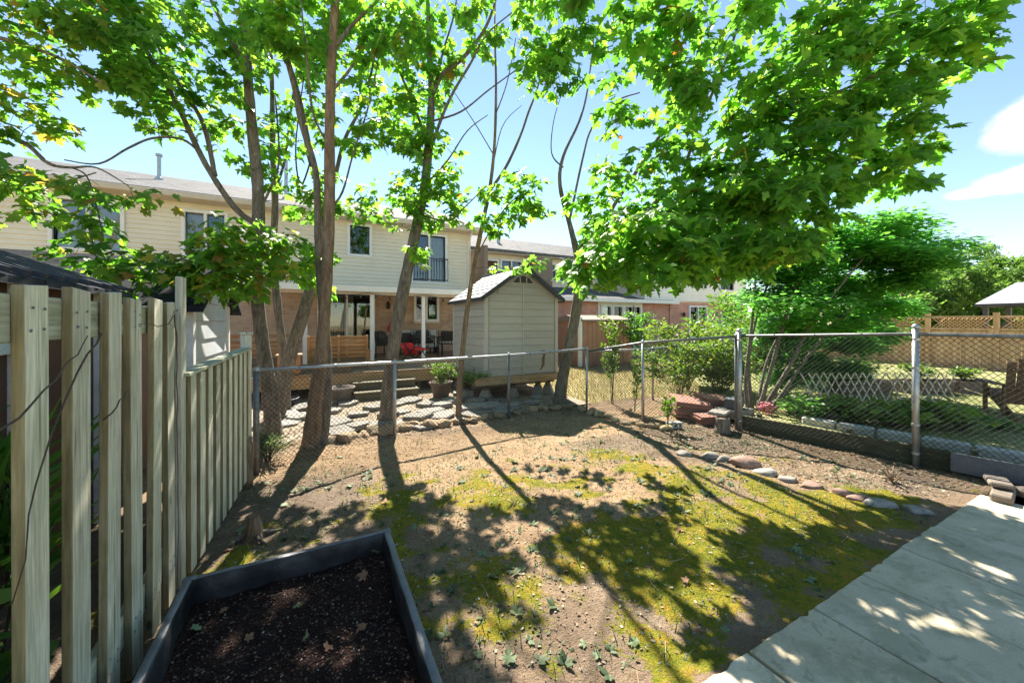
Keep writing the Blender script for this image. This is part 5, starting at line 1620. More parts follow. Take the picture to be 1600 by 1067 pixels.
# T3: double trunk in front
t3 = tree('maple_tree', 'double-trunked maple rising straight just behind the wire fence', group=GRP)
N = limb(t3, 'trunk', [(484, 700, 4.95, .125), (494, 620, 5.0, .11), (502, 560, 5.0, .095), (507, 490, 5.0, .088), (512, 400, 5.0, .084), (515, 300, 5.0, .08), (515, 200, 5.0, .074), (518, 100, 5.0, .068), (524, 0, 5.0, .06), (530, -150, 4.9, .04)], M['bark_warm'], 14, True)
N2 = limb(t3, 'trunk', [(503, 690, 5.1, .085), (510, 620, 5.12, .078), (510, 540, 5.12, .07), (503, 470, 5.12, .06), (498, 400, 5.12, .055), (496, 320, 5.1, .05), (492, 262, 5.1, .045), (470, 190, 5.1, .04), (458, 130, 5.1, .034), (432, 40, 5.0, .026), (415, -60, 5.0, .015)], M['bark'], 12, True)
N += N2
N += limb(t3, 'branch', [(517, 145, 5.0, .028), (540, 118, 5.0, .022), (553, 100, 5.0, .016)], M['bark'], 7)
N += limb(t3, 'branch', [(519, 80, 5.0, .035), (550, 40, 5.1, .028), (590, 0, 5.2, .022), (630, -60, 5.3, .012)], M['bark'], 7)
N += limb(t3, 'branch', [(514, 330, 5.0, .02), (535, 300, 5.2, .017), (552, 240, 5.4, .014), (580, 150, 5.6, .012), (600, 40, 5.7, .008)], M['bark'], 7)
N += limb(t3, 'branch', [(515, 230, 5.0, .02), (490, 180, 4.9, .017), (480, 100, 4.8, .014), (470, 0, 4.7, .009)], M['bark'], 7)
crown(t3, N, [(590, 40, 5.3, 70, 60, .6, 36), (540, 200, 5.6, 45, 60, .5, 18), (560, -80, 5.0, 150, 90, 1, 46), (470, 30, 4.9, 55, 50, .5, 18), (590, 190, 5.5, 45, 60, .5, 14), (440, 60, 4.8, 60, 60, .5, 20)], 13, MAPLE_T, .138, M['maple_leaf'], 5)

# T4
t4 = tree('maple_tree', 'maple with thick bare trunk curving right in front of the deck steps', group=GRP)
N = limb(t4, 'trunk', [(603, 660, 6.35, .135), (609, 590, 6.4, .128), (620, 510, 6.4, .12), (637, 420, 6.4, .11), (652, 350, 6.4, .10), (665, 280, 6.4, .088), (672, 200, 6.4, .075), (674, 140, 6.4, .06), (670, 60, 6.4, .042), (668, -60, 6.3, .022)], M['bark'], 14, True)
N += limb(t4, 'branch', [(674, 150, 6.4, .05), (690, 118, 6.4, .046), (715, 98, 6.4, .04), (740, 72, 6.4, .034), (765, 30, 6.3, .026), (785, -40, 6.2, .014)], M['bark'], 8)
N += limb(t4, 'branch', [(668, 250, 6.4, .035), (688, 190, 6.3, .03), (708, 145, 6.3, .026), (735, 100, 6.2, .022), (760, 55, 6.1, .016), (800, 20, 6.0, .01)], M['bark'], 8)
N += limb(t4, 'branch', [(670, 230, 6.4, .03), (645, 160, 6.4, .026), (620, 100, 6.4, .022), (600, 20, 6.4, .014)], M['bark'], 8)
N += limb(t4, 'branch', [(673, 170, 6.4, .026), (690, 90, 6.5, .022), (710, 20, 6.6, .016), (720, -60, 6.6, .01)], M['bark'], 7)
N += limb(t4, 'branch', [(674, 190, 6.4, .022), (720, 175, 6.3, .018), (765, 140, 6.2, .014), (820, 100, 6.0, .009)], M['bark'], 7)
N += limb(t4, 'branch', [(664, 290, 6.4, .02), (700, 250, 6.2, .016), (730, 205, 6.2, .012), (762, 180, 6.2, .008)], M['bark'], 7)
N += limb(t4, 'branch', [(655, 335, 6.4, .02), (700, 345, 6.0, .015), (725, 325, 5.9, .012), (760, 290, 5.9, .007)], M['bark'], 7)
crown(t4, N, [(660, 270, 6.2, 65, 60, .55, 44), (690, 330, 6.2, 50, 45, .45, 26), (630, 330, 6.3, 40, 35, .4, 16), (640, 190, 6.4, 60, 50, .6, 42), (690, 60, 6.4, 70, 60, .7, 46), (620, 60, 6.4, 60, 60, .7, 40), (740, 30, 6.5, 50, 45, .6, 20), (660, 130, 6.6, 60, 50, .6, 26), (700, -70, 6.3, 140, 90, .9, 44), (655, 395, 6.1, 25, 18, .2, 5)], 13, MAPLE_T, .138, M['maple_leaf'], 6)

# T5: slim
t5 = tree('maple_tree', 'slim young maple with forked stem in front of the grey shed', group=GRP)
N = limb(t5, 'trunk', [(716, 650, 6.55, .062), (719, 590, 6.6, .058), (728, 500, 6.6, .052), (740, 420, 6.6, .046), (756, 340, 6.6, .042), (766, 290, 6.6, .038), (773, 220, 6.6, .030), (775, 130, 6.6, .024), (773, 40, 6.6, .017), (776, -60, 6.6, .01)], M['bark_warm'], 12, True)
N += limb(t5, 'branch', [(764, 300, 6.6, .034), (790, 262, 6.6, .03), (812, 215, 6.6, .026), (826, 175, 6.5, .022), (842, 130, 6.4, .016), (860, 40, 6.3, .01)], M['bark'], 8)
N += limb(t5, 'branch', [(745, 400, 6.6, .016), (775, 345, 6.4, .013), (805, 310, 6.3, .010), (835, 300, 6.2, .006)], M['bark'], 6)
N += limb(t5, 'branch', [(774, 180, 6.6, .014), (792, 130, 6.4, .012), (806, 60, 6.2, .008)], M['bark'], 6)
N += limb(t5, 'branch', [(766, 285, 6.6, .012), (784, 200, 6.7, .010), (815, 165, 6.7, .006)], M['bark'], 6)
N += limb(t5, 'branch', [(770, 240, 6.6, .012), (740, 190, 6.6, .010), (700, 130, 6.5, .006)], M['bark'], 6)
crown(t5, N, [(800, 300, 6.3, 42, 34, .4, 24), (825, 335, 6.3, 30, 25, .3, 12), (790, 345, 6.3, 35, 22, .3, 10), (835, 60, 5.2, 55, 70, .6, 34), (800, -60, 5.8, 120, 80, .8, 34), (850, 110, 5.0, 45, 50, .4, 20), (810, 410, 6.5, 40, 20, .3, 7)], 13, MAPLE_T, .138, M['maple_leaf'], 7)

# T6: the big crown that fills the upper right
t6 = tree('maple_tree', 'large spreading maple beside the grey shed, crown filling the upper right', group=GRP)
N = limb(t6, 'trunk', [(873, 632, 7.6, .145), (880, 585, 7.65, .13), (892, 530, 7.7, .122), (901, 480, 7.7, .118), (905, 440, 7.7, .11), (902, 400, 7.7, .085), (890, 350, 7.7, .06), (875, 290, 7.7, .045), (880, 245, 7.7, .036), (905, 190, 7.7, .028), (918, 140, 7.7, .02), (930, 40, 7.6, .012)], M['bark'], 14, True)
N += limb(t6, 'branch', [(905, 430, 7.7, .085), (925, 402, 7.6, .07), (950, 380, 7.2, .06), (980, 355, 6.6, .052), (1015, 325, 5.9, .045), (1065, 280, 5.1, .037), (1130, 235, 4.5, .03), (1220, 185, 4.1, .023), (1330, 135, 3.9, .016), (1430, 90, 3.75, .008)], M['bark'], 10)
N += limb(t6, 'branch', [(925, 405, 7.6, .055), (935, 370, 7.5, .05), (960, 320, 7.3, .044), (1000, 260, 6.4, .034), (1045, 190, 5.5, .028), (1095, 110, 4.8, .02), (1150, 20, 4.3, .012)], M['bark'], 9)
N += limb(t6, 'branch', [(890, 345, 7.7, .03), (910, 250, 7.6, .026), (925, 200, 7.5, .022), (960, 160, 7.3, .018), (1000, 145, 7.0, .012)], M['bark'], 7)
N += limb(t6, 'branch', [(880, 262, 7.7, .02), (862, 240, 7.7, .016), (865, 190, 7.6, .012), (880, 140, 7.4, .008)], M['bark'], 6)
N += limb(t6, 'branch', [(980, 358, 6.6, .034), (1030, 345, 5.4, .028), (1090, 335, 4.6, .022), (1180, 315, 4.1, .016), (1300, 270, 3.9, .011), (1430, 225, 3.8, .006)], M['bark'], 8)
N += limb(t6, 'branch', [(1065, 280, 5.1, .03), (1090, 200, 4.8, .025), (1140, 80, 4.3, .018), (1180, -60, 4.0, .01)], M['bark'], 8)
N += limb(t6, 'branch', [(1130, 235, 4.5, .022), (1270, 110, 4.0, .017), (1400, 20, 3.8, .012), (1480, -20, 3.7, .007)], M['bark'], 7)
big = [(945, 400, 4.0, 75, 48, .5, 36), (925, 330, 5.0, 50, 30, .5, 12), (1010, 370, 3.8, 70, 48, .5, 36), (1075, 390, 3.6, 50, 40, .4, 22), (1000, 270, 4.6, 70, 42, .6, 22), (970, 180, 5.2, 55, 36, .5, 14), (885, 440, 5.6, 42, 25, .4, 8),
       (1100, 280, 3.9, 85, 62, .6, 50), (1180, 330, 3.7, 85, 52, .6, 48), (1240, 260, 3.8, 85, 62, .6, 48), (1120, 170, 4.1, 105, 62, .6, 50), (1240, 150, 3.9, 105, 62, .6, 50), (1330, 210, 3.8, 75, 52, .5, 32),
       (1400, 222, 3.8, 62, 22, .3, 16), (1450, 228, 3.8, 30, 10, .2, 5), (1375, 275, 3.8, 62, 25, .3, 16), (1340, 110, 3.8, 85, 52, .5, 32), (1430, 60, 3.7, 80, 42, .5, 26), (1425, 130, 3.7, 65, 26, .35, 16), (1525, 88, 3.6, 38, 12, .25, 7), (1490, 30, 3.6, 52, 24, .35, 12), (1000, 80, 4.4, 100, 60, .6, 32), (900, 90, 4.6, 52, 50, .5, 14),
       (1080, 30, 4.1, 120, 52, .6, 38), (1230, 40, 3.9, 110, 48, .6, 36), (1360, 20, 3.8, 90, 36, .5, 22), (950, 10, 4.2, 100, 42, .6, 22), (1045, 432, 3.5, 40, 16, .25, 7), (1270, 340, 3.8, 48, 34, .4, 14), (1150, 395, 3.6, 60, 28, .4, 18), (1215, 385, 3.6, 58, 24, .35, 14),
       (1080, 375, 5.2, 60, 45, .5, 34), (1135, 330, 5.4, 60, 45, .5, 34), (1020, 330, 5.2, 50, 40, .5, 26), (1185, 380, 5.0, 60, 40, .5, 30), (1060, 420, 4.6, 40, 22, .4, 14),  # leaf clumps added out of sight behind the front ones to shade the patio
       (985, 410, 4.7, 45, 35, .4, 30), (950, 380, 5.1, 45, 35, .4, 26), (1010, 435, 4.4, 30, 18, .3, 12), (1110, 390, 5.5, 50, 35, .4, 30), (1150, 415, 5.2, 40, 18, .3, 14), (1080, 350, 6.0, 50, 35, .5, 26), (1040, 395, 4.8, 45, 30, .4, 28),  # more added hidden clumps, closing sun gaps over the slabs
       (1000, -110, 4.5, 170, 110, 1.0, 50), (1200, -110, 4.2, 170, 110, 1.0, 56), (1400, -90, 4.0, 150, 90, .8, 44), (1100, -280, 5.0, 220, 150, 1.5, 60)]
print('T6 leaf verts', crown(t6, N, big, 14, MAPLE_T, .138, M['maple_leaf_right'], 8))

# T0: the neighbour's tree past the left edge; only its drooping branches reach into view
t0 = tree('maple_tree', 'maple past the left edge, only its drooping leafy branches in view', group=None)
N = limb(t0, 'trunk', [(-420, 640, 5.2, .17), (-410, 520, 5.2, .15), (-400, 380, 5.2, .13), (-390, 250, 5.1, .11), (-380, 120, 5.0, .09), (-360, -60, 4.9, .05)], M['bark'], 12, True)
N += limb(t0, 'branch', [(-390, 260, 5.1, .07), (-260, 190, 4.8, .06), (-120, 180, 4.5, .045), (-20, 200, 4.3, .032), (40, 225, 4.2, .026), (75, 255, 4.15, .022), (110, 262, 4.1, .016), (150, 262, 4.0, .010), (200, 290, 3.9, .006)], M['bark'], 8)
N += limb(t0, 'branch', [(-385, 150, 5.0, .06), (-250, 70, 4.7, .05), (-100, 50, 4.4, .036), (0, 60, 4.2, .026), (90, 90, 4.1, .018), (160, 130, 4.0, .010)], M['bark'], 8)
N += limb(t0, 'branch', [(-120, 180, 4.5, .025), (-30, 240, 4.2, .02), (40, 275, 4.1, .015), (90, 285, 4.0, .010), (150, 270, 3.9, .006)], M['twig'], 6)
N += limb(t0, 'branch', [(110, 262, 4.1, .010), (135, 275, 4.0, .009), (150, 320, 3.95, .007), (165, 390, 3.9, .004)], M['twig'], 6)
N += limb(t0, 'branch', [(-100, 50, 4.4, .03), (0, -10, 4.2, .022), (80, -20, 4.1, .014), (150, 10, 4.0, .008)], M['twig'], 6)
crown(t0, N, [(60, 90, 4.1, 80, 70, .5, 40), (30, 180, 4.1, 50, 40, .4, 22), (100, 300, 4.0, 75, 26, .4, 20), (40, 330, 4.0, 50, 30, .4, 12), (60, 20, 4.1, 80, 35, .5, 28), (130, 60, 4.1, 50, 50, .4, 20), (20, 280, 4.0, 40, 30, .3, 10), (200, 310, 3.9, 40, 30, .3, 7), (-250, 60, 4.8, 200, 170, 1.0, 60), (100, -90, 4.2, 120, 70, .7, 30), (140, 350, 3.9, 40, 26, .3, 7)], 11, MAPLE_T, .125, M['maple_leaf_sick'], 9)

# shrub-like tree beyond the corner post, many stems fanning to the right
t7 = tree('dogwood_tree', 'many-stemmed small-leaved tree fanning out behind the corner fence post')
N = []
foot = (1180, 655)
for k, sp in enumerate(([(1172, 655, 6.5, .045), (1165, 600, 6.6, .035), (1172, 530, 6.7, .028), (1180, 450, 6.8, .02), (1178, 370, 6.9, .01)],
           [(1178, 655, 6.5, .05), (1195, 610, 6.5, .04), (1215, 540, 6.5, .032), (1235, 470, 6.6, .024), (1260, 400, 6.7, .012)],
           [(1182, 655, 6.55, .055), (1205, 620, 6.5, .045), (1235, 570, 6.4, .036), (1265, 510, 6.4, .03), (1310, 450, 6.4, .022), (1360, 390, 6.4, .012)],
           [(1184, 655, 6.6, .045), (1215, 625, 6.6, .035), (1260, 560, 6.7, .028), (1310, 500, 6.8, .022), (1370, 450, 6.9, .016), (1430, 410, 7.0, .008)],
           [(1176, 655, 6.6, .04), (1170, 560, 6.9, .03), (1190, 470, 7.1, .022), (1225, 390, 7.2, .012)],
           [(1190, 640, 6.7, .03), (1240, 605, 7.3, .024), (1290, 555, 7.8, .018), (1340, 520, 8.0, .010)],
           [(1182, 650, 6.6, .035), (1200, 560, 6.9, .028), (1245, 480, 7.1, .02), (1310, 400, 7.3, .010)],
           [(1188, 655, 6.5, .03), (1225, 630, 6.3, .022), (1265, 612, 6.2, .012)])):
    N += limb(t7, 'stem', sp, M['bark'], 9, flare=(k < 5))
lay = []
r7 = np.random.default_rng(77)
for (xa, xb, yy, dd, nn) in ((1330, 1440, 352, 6.9, 26), (1260, 1460, 372, 6.8, 54), (1210, 1500, 394, 6.8, 80), (1170, 1480, 416, 6.8, 84), (1180, 1450, 440, 6.9, 80), (1170, 1430, 464, 6.8, 74), (1175, 1410, 490, 7.3, 60),
                             (1180, 1380, 515, 7.7, 64), (1190, 1360, 540, 7.9, 60), (1200, 1345, 565, 8.0, 54), (1220, 1330, 590, 8.0, 36), (1190, 1300, 470, 6.3, 20), (1220, 1330, 510, 6.4, 18)):
    k = max(2, int((xb - xa) / 55))
    for i in range(k):
        lay.append((xa + (xb - xa) * (i + .5) / k + r7.uniform(-12, 12), yy + r7.uniform(-8, 8), dd + r7.uniform(-.5, .5), (xb - xa) / k * .62, 10, .5, max(3, nn // k)))
crown(t7, N, lay, 66, OVATE_T, .105, M['dogwood_leaf'], 10, thin=1.0, spread=.19, maxr=.008, droop=(-.1, .3), tilt=.22)
print('trees built')


def leafy(name, label, cat, at_list, mat, tmpl, size, n_leaf, seed, group=None, stems=6, stem_mat=None, droop=(-.6, .3)):
    """a plant: upright stems from the foot, leaves along them; at_list = (foot, height, spread)"""
    r_ = np.random.default_rng(seed); (fx, fy, fz), h, w = at_list
    t = thing(name, label, cat, (fx, fy, fz), 0, group)
    tw = []; m = MB()
    for i in range(stems):
        a = r_.uniform(0, 6.28); q = r_.uniform(.2, 1) * w; top = np.array([q * math.cos(a), q * math.sin(a), h * r_.uniform(.55, 1.05)])
        P = [np.array([0.02 * math.cos(a), .02 * math.sin(a), 0]), top * [.35, .35, .45], top * [.75, .75, .8], top]
        P = [p + r_.normal(0, .02 * h, 3) * (j > 0) for j, p in enumerate(P)]
        m.tube(P, [.008, .006, .004, .002], 4); tw.append(P)
        for b in range(2):
            s = P[1 + b]; e = s + np.array([math.cos(a + r_.normal(0, 1.2)) * w * .5, math.sin(a + r_.normal(0, 1.2)) * w * .5, h * .22]); m.tube([s, (s + e) / 2 + [0, 0, .02], e], [.004, .003, .0015], 4); tw.append([s, (s + e) / 2, e])
    m.build('stems', stem_mat or M['twig'], t)['kind'] = 'stuff'
    V, F = leaves_on(tw, 1.5 * n_leaf / len(tw), tmpl, size, r_, spread=max(.05, w * .22), droop=droop, tilt=.6, along=1.0)
    o = link('foliage', tri_mesh('foliage', V, F), mat, t); o['kind'] = 'stuff'
    return t


def gz0(px, py, d, z): q = W(px, py, d); return (q[0], q[1], z)


BG = 'sunlit bushes behind the angled fence'
leafy('bush', 'tall yellow-green bush in front of the white house window', 'bush', (gz0(1075, 600, 9.2, 0), 1.55, .8), M['bush_leaf'], OVATE_T, .10, 1900, 21, BG, 16)
leafy('bush', 'yellow-green bush left of the corner post', 'bush', (gz0(1125, 600, 8.2, 0), 1.2, .65), M['bush_leaf'], OVATE_T, .095, 2000, 22, BG, 14)
leafy('bush', 'low green bush under the tall yellow-green one', 'bush', (gz0(1060, 610, 7.6, 0), 1.15, .6), M['bush_leaf'], OVATE_T, .09, 1300, 23, BG, 12)
leafy('bush', 'green bush hugging the brick wall right of the brown shed', 'bush', (gz0(1000, 560, 14.2, 0), 1.9, .6), M['plant_leaf'], OVATE_T, .11, 900, 24, BG, 10)
leafy('bush', 'dark green bush far behind the corner fence post', 'bush', (gz0(1150, 560, 13.0, 0), 2.4, 1.3), M['plant_leaf'], OVATE_T, .12, 1800, 25, BG, 14)
leafy('bush', 'bright green bush behind the many-stemmed tree', 'bush', (gz0(1195, 580, 10.5, .1), 2.0, 1.1), M['lime_leaf'], OVATE_T, .11, 1800, 26, BG, 14)
leafy('vine', 'lime vine climbing in front of the brown shed', 'vine', (gz0(957, 628, 7.6, 0), 1.75, .22), M['lime_leaf'], OVATE_T, .075, 420, 27, None, 5)
leafy('vine', 'green vine on the wire between the two thin posts', 'vine', (gz0(990, 640, 6.9, 0), 1.15, .12), M['lime_leaf'], OVATE_T, .07, 170, 28, None, 3)
leafy('weed', 'single leafy shoot before the stacked red tiles', 'weed', (tuple(G(1042, 668))), M['lime_leaf'], OVATE_T, .07, 60, 29, None, 3) if False else leafy('weed', 'single leafy shoot before the stacked red tiles', 'weed', (tuple(G(1042, 672)), .55, .08), M['lime_leaf'], OVATE_T, .075, 60, 29, None, 3)
leafy('potted_plant', 'lime green leafy plant in the brown pot', 'plant', ((2.42, 8.05, .28), .42, .34), M['lime_leaf'], OVATE_T, .07, 420, 30, None, 12)
leafy('potted_plant', 'trailing green plant on the platform corner left of the shed', 'plant', ((2.86, 7.4, .32), .28, .32), M['plant_leaf'], OVATE_T, .075, 260, 31, None, 9)
for i, (px_, d, h, w, n, lab) in enumerate(((1265, 5.9, .42, .4, 420, 'leafy green plant beside the pale boulder'), (1330, 5.7, .5, .45, 520, 'large-leaved green plant behind the right fence, between boulder and post'), (1395, 5.5, .46, .42, 480, 'broad-leaved plant left of the right fence post'),
                                            (1452, 5.5, .48, .42, 480, 'broad-leaved plant right of the right fence post'), (1500, 5.3, .3, .4, 300, 'low trailing plant near the slate plank'), (1235, 6.3, .35, .3, 260, 'small green plant at the foot of the many-stemmed tree'), (1560, 5.4, .2, .4, 200, 'creeping green plant over the pale edging at far right'))):
    leafy('garden_plant', lab, 'plant', (gz0(px_, 660, d, RAISE), h * .68, w * .8), M['lime_leaf' if i in (1, 2, 3, 4) else 'plant_leaf'], OVATE_T, .15 if i < 4 else .09, n * .4, 40 + i, 'leafy plants behind the right fence', 11, droop=(-.3, .5))
for i, (px_, lab) in enumerate(((1345, 'yellow-green plants in the left tub behind the trellis'), (1440, 'yellow-green plants in the middle tub behind the trellis'), (1505, 'green seedlings in the right tub behind the trellis'))):
    leafy('tub_plant', lab, 'plant', (gz0(px_, 612, 8.2, RAISE + .27), .38 - .08 * i, .38 - .08 * i), M['bush_leaf'], OVATE_T, .08, 240, 60 + i, 'plants in the tubs', 9)
for i, (px_, d, lab) in enumerate(((1405, 16, 'dark low shrub before the tan fence, left of the right post'), (1545, 15, 'small shrub at the foot of the tan fence below the gazebo'))):
    leafy('shrub', lab, 'bush', (gz0(px_, 560, d, RAISE), .9 - .4 * i, .8), M['far_leaf'], OVATE_T, .12, 900, 70 + i, None, 12)
# plants seen through the gaps of the left fence
leafy('fern', 'large green fern leaves behind the tall fence at the left edge', 'fern', ((-1.3, 1.7, 0), .85, .2), M['plant_leaf'], fan([(0, 0), (.10, .15), (.13, .5), (.08, .8), (0, 1), (-.08, .8), (-.13, .5), (-.10, .15)], .5, .4, .5), .26, 90, 80, None, 8, droop=(-.2, .8))
leafy('weed', 'grassy weeds growing between the barn shed and the fence', 'weed', ((-1.2, 2.35, 0), 1.4, .16), M['plant_leaf'], BLADE_T, .30, 150, 81, None, 7)
leafy('weed', 'leafy weeds low behind the tall fence near the planter', 'weed', ((-1.15, 2.05, 0), .6, .18), M['plant_leaf'], OVATE_T, .10, 160, 82, None, 8)
leafy('weed', 'pale feathery weeds at the foot of the leftmost maple', 'weed', (tuple(G(418, 722)), .28, .18), M['weed_leaf'], BLADE_T, .14, 260, 83, None, 10)

# ---- far trees past the tan fence
FG = 'trees far behind the gazebo'
for i, (px_, d, ty, w, lab) in enumerate(((1440, 40, 392, 4.5, 'far green tree rising just right of the small-leaved tree'), (1530, 44, 378, 5.0, 'tall far green tree left of the gazebo roof'), (1610, 40, 385, 4.5, 'far green tree behind the gazebo'), (1370, 46, 420, 5, 'far green tree mostly hidden by the small-leaved tree'), (1700, 42, 380, 5, 'far green tree past the right edge'), (1480, 36, 420, 4.5, 'lower far tree filling the gap left of the gazebo'), (1565, 38, 412, 4.5, 'lower far tree right behind the gazebo post'), (1410, 37, 428, 4.5, 'lower far tree just over the tan fence lattice'))):
    r_ = np.random.default_rng(90 + i); q = W(px_, 500, d); top = W(px_, ty, d)[2]
    t = thing('far_tree', lab, 'tree', (q[0], q[1], -.03), 0, FG)
    m = MB().tube([(0, 0, 0), (.1, 0, top * .3), (.0, .1, top * .7)], [.3, .22, .08], 8); m.build('trunk', M['bark'], t, True)
    nb = 34; pos = []
    for k in range(nb):
        a = r_.uniform(0, 6.28); z = r_.uniform(.12, 1.0); rr = w * math.sqrt(max(.05, 1 - (z * 1.05 - .42) ** 2 / .42)) * r_.uniform(.35, 1)
        c_ = np.array([rr * math.cos(a), rr * math.sin(a), z * top * .93]); s = r_.uniform(.7, 1.3)
        v = r_.normal(0, 1, (330, 3)); v /= np.linalg.norm(v, axis=1, keepdims=True); pos.append(c_ + v * s * r_.uniform(.55, 1.05, (330, 1)) * [1, 1, .75])
    pos = np.concatenate(pos); n = len(pos)
    V, F = scatter(*DIA_T, pos, r_.normal(0, 1, (n, 3)), r_.normal(0, .6, (n, 3)) + [0, 0, 1], r_.uniform(.22, .42, n))
    o = link('crown', tri_mesh('crown', V, F), M['far_leaf'], t); o['kind'] = 'stuff'
M['crumb'] = leaf_mat('crumb', [(0, (.10, .072, .05)), (.6, (.20, .145, .10)), (.9, (.32, .24, .165)), (1, (.42, .38, .32))], 0.0, .95, 1.0)
# ================================================================== ground cover and litter
yz = lambda x, y: yard_z(x, y) - .004
cover('moss', 60000, (.2, 5.6, 1.05, 4.4), yz, M['moss_blade'], BLADE_T, .012, .030, 'carpet of green and golden moss over the yard soil', keep=lambda x, y: in_yard(x, y) & (moss_field(x, y) + rng.normal(0, .08, len(x)) > .47), cat='moss')
cover('weed_grass', 7500, (-.6, 5.6, .9, 5.2), yz, M['weed_leaf'], BLADE_T, .03, .085, 'sparse grey-green grass blades over the yard', keep=lambda x, y: in_yard(x, y) & (fbm(x, y, 2.3, 3, 31) > .53))
cover('clover', 4200, (-.4, 5.4, .9, 4.6), lambda x, y: yard_z(x, y) + .008, M['weed_leaf'], OVATE_T, .012, .034, 'tiny clover leaves in the yard soil', upright=False, keep=lambda x, y: in_yard(x, y) & (fbm(x, y, 2.3, 3, 31) > .54), cat='clover')
cover('leaf_litter', 17000, (-.7, 6.2, -.5, 6.0), lambda x, y: yard_z(x, y) + .004, M['litter'], CHIP_T, .006, .028, 'small bits of dead leaf and bark on the soil', upright=False, keep=in_yard, cat='litter', tilt=.8)
cover('leaf_litter', 2600, (4.2, 6.2, 1.2, 4.2), lambda x, y: yard_z(x, y) + .006, M['litter'], CHIP_T, .012, .045, 'thick dead leaf litter in the bed by the right fence', upright=False, keep=lambda x, y: in_yard(x, y) & (x - (3.35 + (3.35 - y) * .82) > .15), cat='litter', tilt=.8)
cover('leaf_litter', 2600, (-1.0, 4.6, 5.4, 8.6), .02, M['litter'], CHIP_T, .015, .05, 'dead leaves between the flagstones', upright=False, cat='litter', tilt=.8)
cover('dry_grass', 26000, (3.6, 12.5, 5.8, 11.5), -.03, M['dry_blade'], BLADE_T, .05, .13, 'dry yellow grass beyond the back fence', keep=lambda x, y: (x > 4.9))
cover('lawn_grass', 34000, (6.6, 15.5, -1.0, 6.2), RAISE - .01, M['green_blade'], BLADE_T, .03, .075, 'short mixed green grass of the right lawn', keep=lambda x, y: (x - 6.6 > (3.2 - y) * .2) & (fbm(x, y, 1.2, 3, 66) > .36))
cover('bark_chips', 8000, (PLANT[0] + .06, PLANT[1] - .06, PLANT[2] + .06, PLANT[3] - .06), lambda x, y: pot_z(x, y) + .002, M['chips'], CHIP_T, .004, .016, 'bark bits and white specks in the planter soil', upright=False, cat='soil bits', tilt=.9)
# low rosettes of weeds
nr = 420; x = rng.uniform(-.3, 5.4, nr); y = rng.uniform(.9, 4.6, nr); k = in_yard(x, y) & (fbm(x, y, 1.1, 3, 91) > .44); x, y = x[k], y[k]; nr = len(x)
sz = rng.uniform(.025, .065, nr); px_, py_, tp_, nm_, sc_ = [], [], [], [], []
for i in range(nr):
    for q in range(int(rng.integers(4, 9))):
        a = rng.uniform(0, 6.28); px_.append((x[i], y[i], float(yard_z(x[i], y[i])) + .006)); tp_.append((math.cos(a), math.sin(a), rng.uniform(.05, .7))); nm_.append((0, 0, 1)); sc_.append(sz[i] * rng.uniform(.6, 1.2))
V, F = scatter(*OVATE_T, np.array(px_), np.array(tp_), np.array(nm_, float), np.array(sc_))
tag(link('weed_rosettes', tri_mesh('weed_rosettes', V, F), M['weed_leaf']), 'small grey-green weeds dotted over moss and soil', 'weeds', None, 'stuff')
# crumbs of soil
n = 9000; x = rng.uniform(-.7, 6.0, n); y = rng.uniform(.6, 5.6, n); k = in_yard(x, y) & (moss_field(x, y) < .55); x, y = x[k], y[k]; n = len(x)
oct_v = np.array([(1, 0, 0), (-1, 0, 0), (0, 1, 0), (0, -1, 0), (0, 0, .7), (0, 0, -.7)]) * .5; oct_f = np.array([(0, 2, 4), (2, 1, 4), (1, 3, 4), (3, 0, 4), (2, 0, 5), (1, 2, 5), (3, 1, 5), (0, 3, 5)])
V, F = scatter(oct_v, oct_f, np.stack([x, y, yard_z(x, y) + .002], 1), rng.normal(0, 1, (n, 3)), rng.normal(0, 1, (n, 3)), rng.uniform(.004, .02, n) * rng.uniform(.5, 1, n))
tag(link('soil_crumbs', tri_mesh('soil_crumbs', V, F), M['crumb']), 'crumbs and clods of dry soil over the yard', 'soil', None, 'stuff')
# twigs on the ground
n = 330; x = rng.uniform(-.5, 5.6, n); y = rng.uniform(.6, 5.4, n); k = in_yard(x, y); x, y = x[k], y[k]; n = len(x)
a = rng.uniform(0, 6.28, n); L = rng.uniform(.03, .16, n); z = yard_z(x, y) + .006
segs = np.stack([np.stack([x, y, z], 1), np.stack([x + np.cos(a) * L, y + np.sin(a) * L, z + rng.uniform(0, .015, n)], 1)], 1)
V, F = seg_mesh(segs, .0022, 4); tag(link('twig_litter', tri_mesh('twig_litter', V, F), M['cut_wood']), 'thin dry twigs strewn over the soil', 'twigs', None, 'stuff')

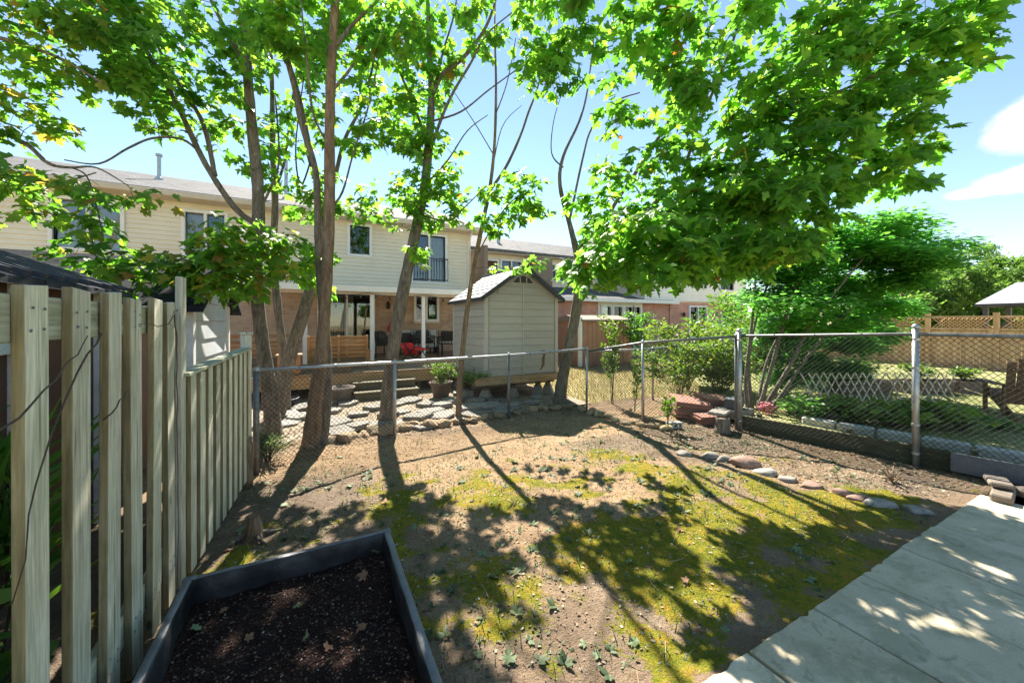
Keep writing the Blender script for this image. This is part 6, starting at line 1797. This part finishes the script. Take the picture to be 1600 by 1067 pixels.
# single fallen leaves that can be told apart
lv = []
for i in range(4):
    V, F = MAPLE_T; V = V.copy(); V[:, 2] += .35 * np.sin(V[:, 0] * 4 + V[:, 1] * 3 + i * 2) * np.abs(V[:, 1] - .3) + .5 * (V[:, 1] - .4) ** 2 * (1 if i % 2 else -1); lv.append(tri_mesh('fallen_leaf', V, F))
green = [m_.copy() for m_ in lv]; dead = [m_.copy() for m_ in lv]
for q in green: q.materials.append(M['fallen'])
for q in dead: q.materials.append(M['dead_leaf'])
rl = random.Random(4)
yard_leaves = [(640, 720), (598, 722), (612, 716), (470, 760), (420, 755), (440, 768), (395, 745), (455, 745), (535, 715), (565, 728), (1003, 790), (995, 795), (495, 812), (480, 802), (700, 805), (672, 832), (650, 826), (756, 866), (880, 895), (797, 1040), (745, 1030), (725, 1035), (938, 1030), (995, 1015), (1090, 985), (1130, 985), (860, 830), (1060, 830), (1150, 850), (1240, 860), (1330, 830), (980, 880), (915, 1010), (1075, 915), (1260, 905), (370, 830), (350, 860), (440, 790), (545, 760), (600, 790), (830, 745), (905, 760)]
for i, p in enumerate(yard_leaves):
    q = G(*p); s = rl.uniform(.04, .075)
    if not bool(in_yard(np.array([q[0]]), np.array([q[1]]))[0]): continue
    o = link('fallen_leaf', (green if i % 3 else dead)[i % 4], None, None, (q[0], q[1], float(yard_z(q[0], q[1])) + .015), (rl.uniform(-.3, .3), rl.uniform(-.3, .3), rl.uniform(0, 6.3))); o.scale = (s, s, s)
    where = 'on the soil between the left fence and the planter' if q[0] < .25 else ('on the soil right beside the planter' if q[0] < .85 and q[1] < 3 else ('on the bare soil near the back fence' if q[1] > 3.3 else ('on the moss close to the patio slabs' if q[1] < 1.75 else 'on the mossy middle of the yard')))
    tag(o, ('pale green fallen maple leaf ' if i % 3 else 'brown dead maple leaf ') + where, 'leaf', 'green leaves fallen on the yard' if i % 3 else 'brown leaves fallen on the yard')
for i, p in enumerate([(572, 905), (585, 870), (620, 945), (475, 1000), (385, 1000), (280, 1005), (570, 970), (515, 888), (388, 915), (545, 870), (650, 1040), (600, 880), (345, 960), (300, 985), (510, 1010), (460, 950)]):
    q = G(*p, .18); s = rl.uniform(.035, .06)
    if not (PLANT[0] + .07 < q[0] < PLANT[1] - .07 and q[1] < PLANT[3] - .07): continue
    d_ = i % 2 == 0
    o = link('fallen_leaf', (dead if d_ else green)[i % 4], None, None, (q[0], q[1], float(pot_z(q[0], q[1])) + .022), (rl.uniform(-.5, .5), rl.uniform(-.5, .5), rl.uniform(0, 6.3))); o.scale = (s, s, s)
    tag(o, 'brown curled leaf on the black planter soil' if d_ else 'green fallen leaf on the black planter soil', 'leaf', 'brown leaves in the planter' if d_ else 'green leaves in the planter')
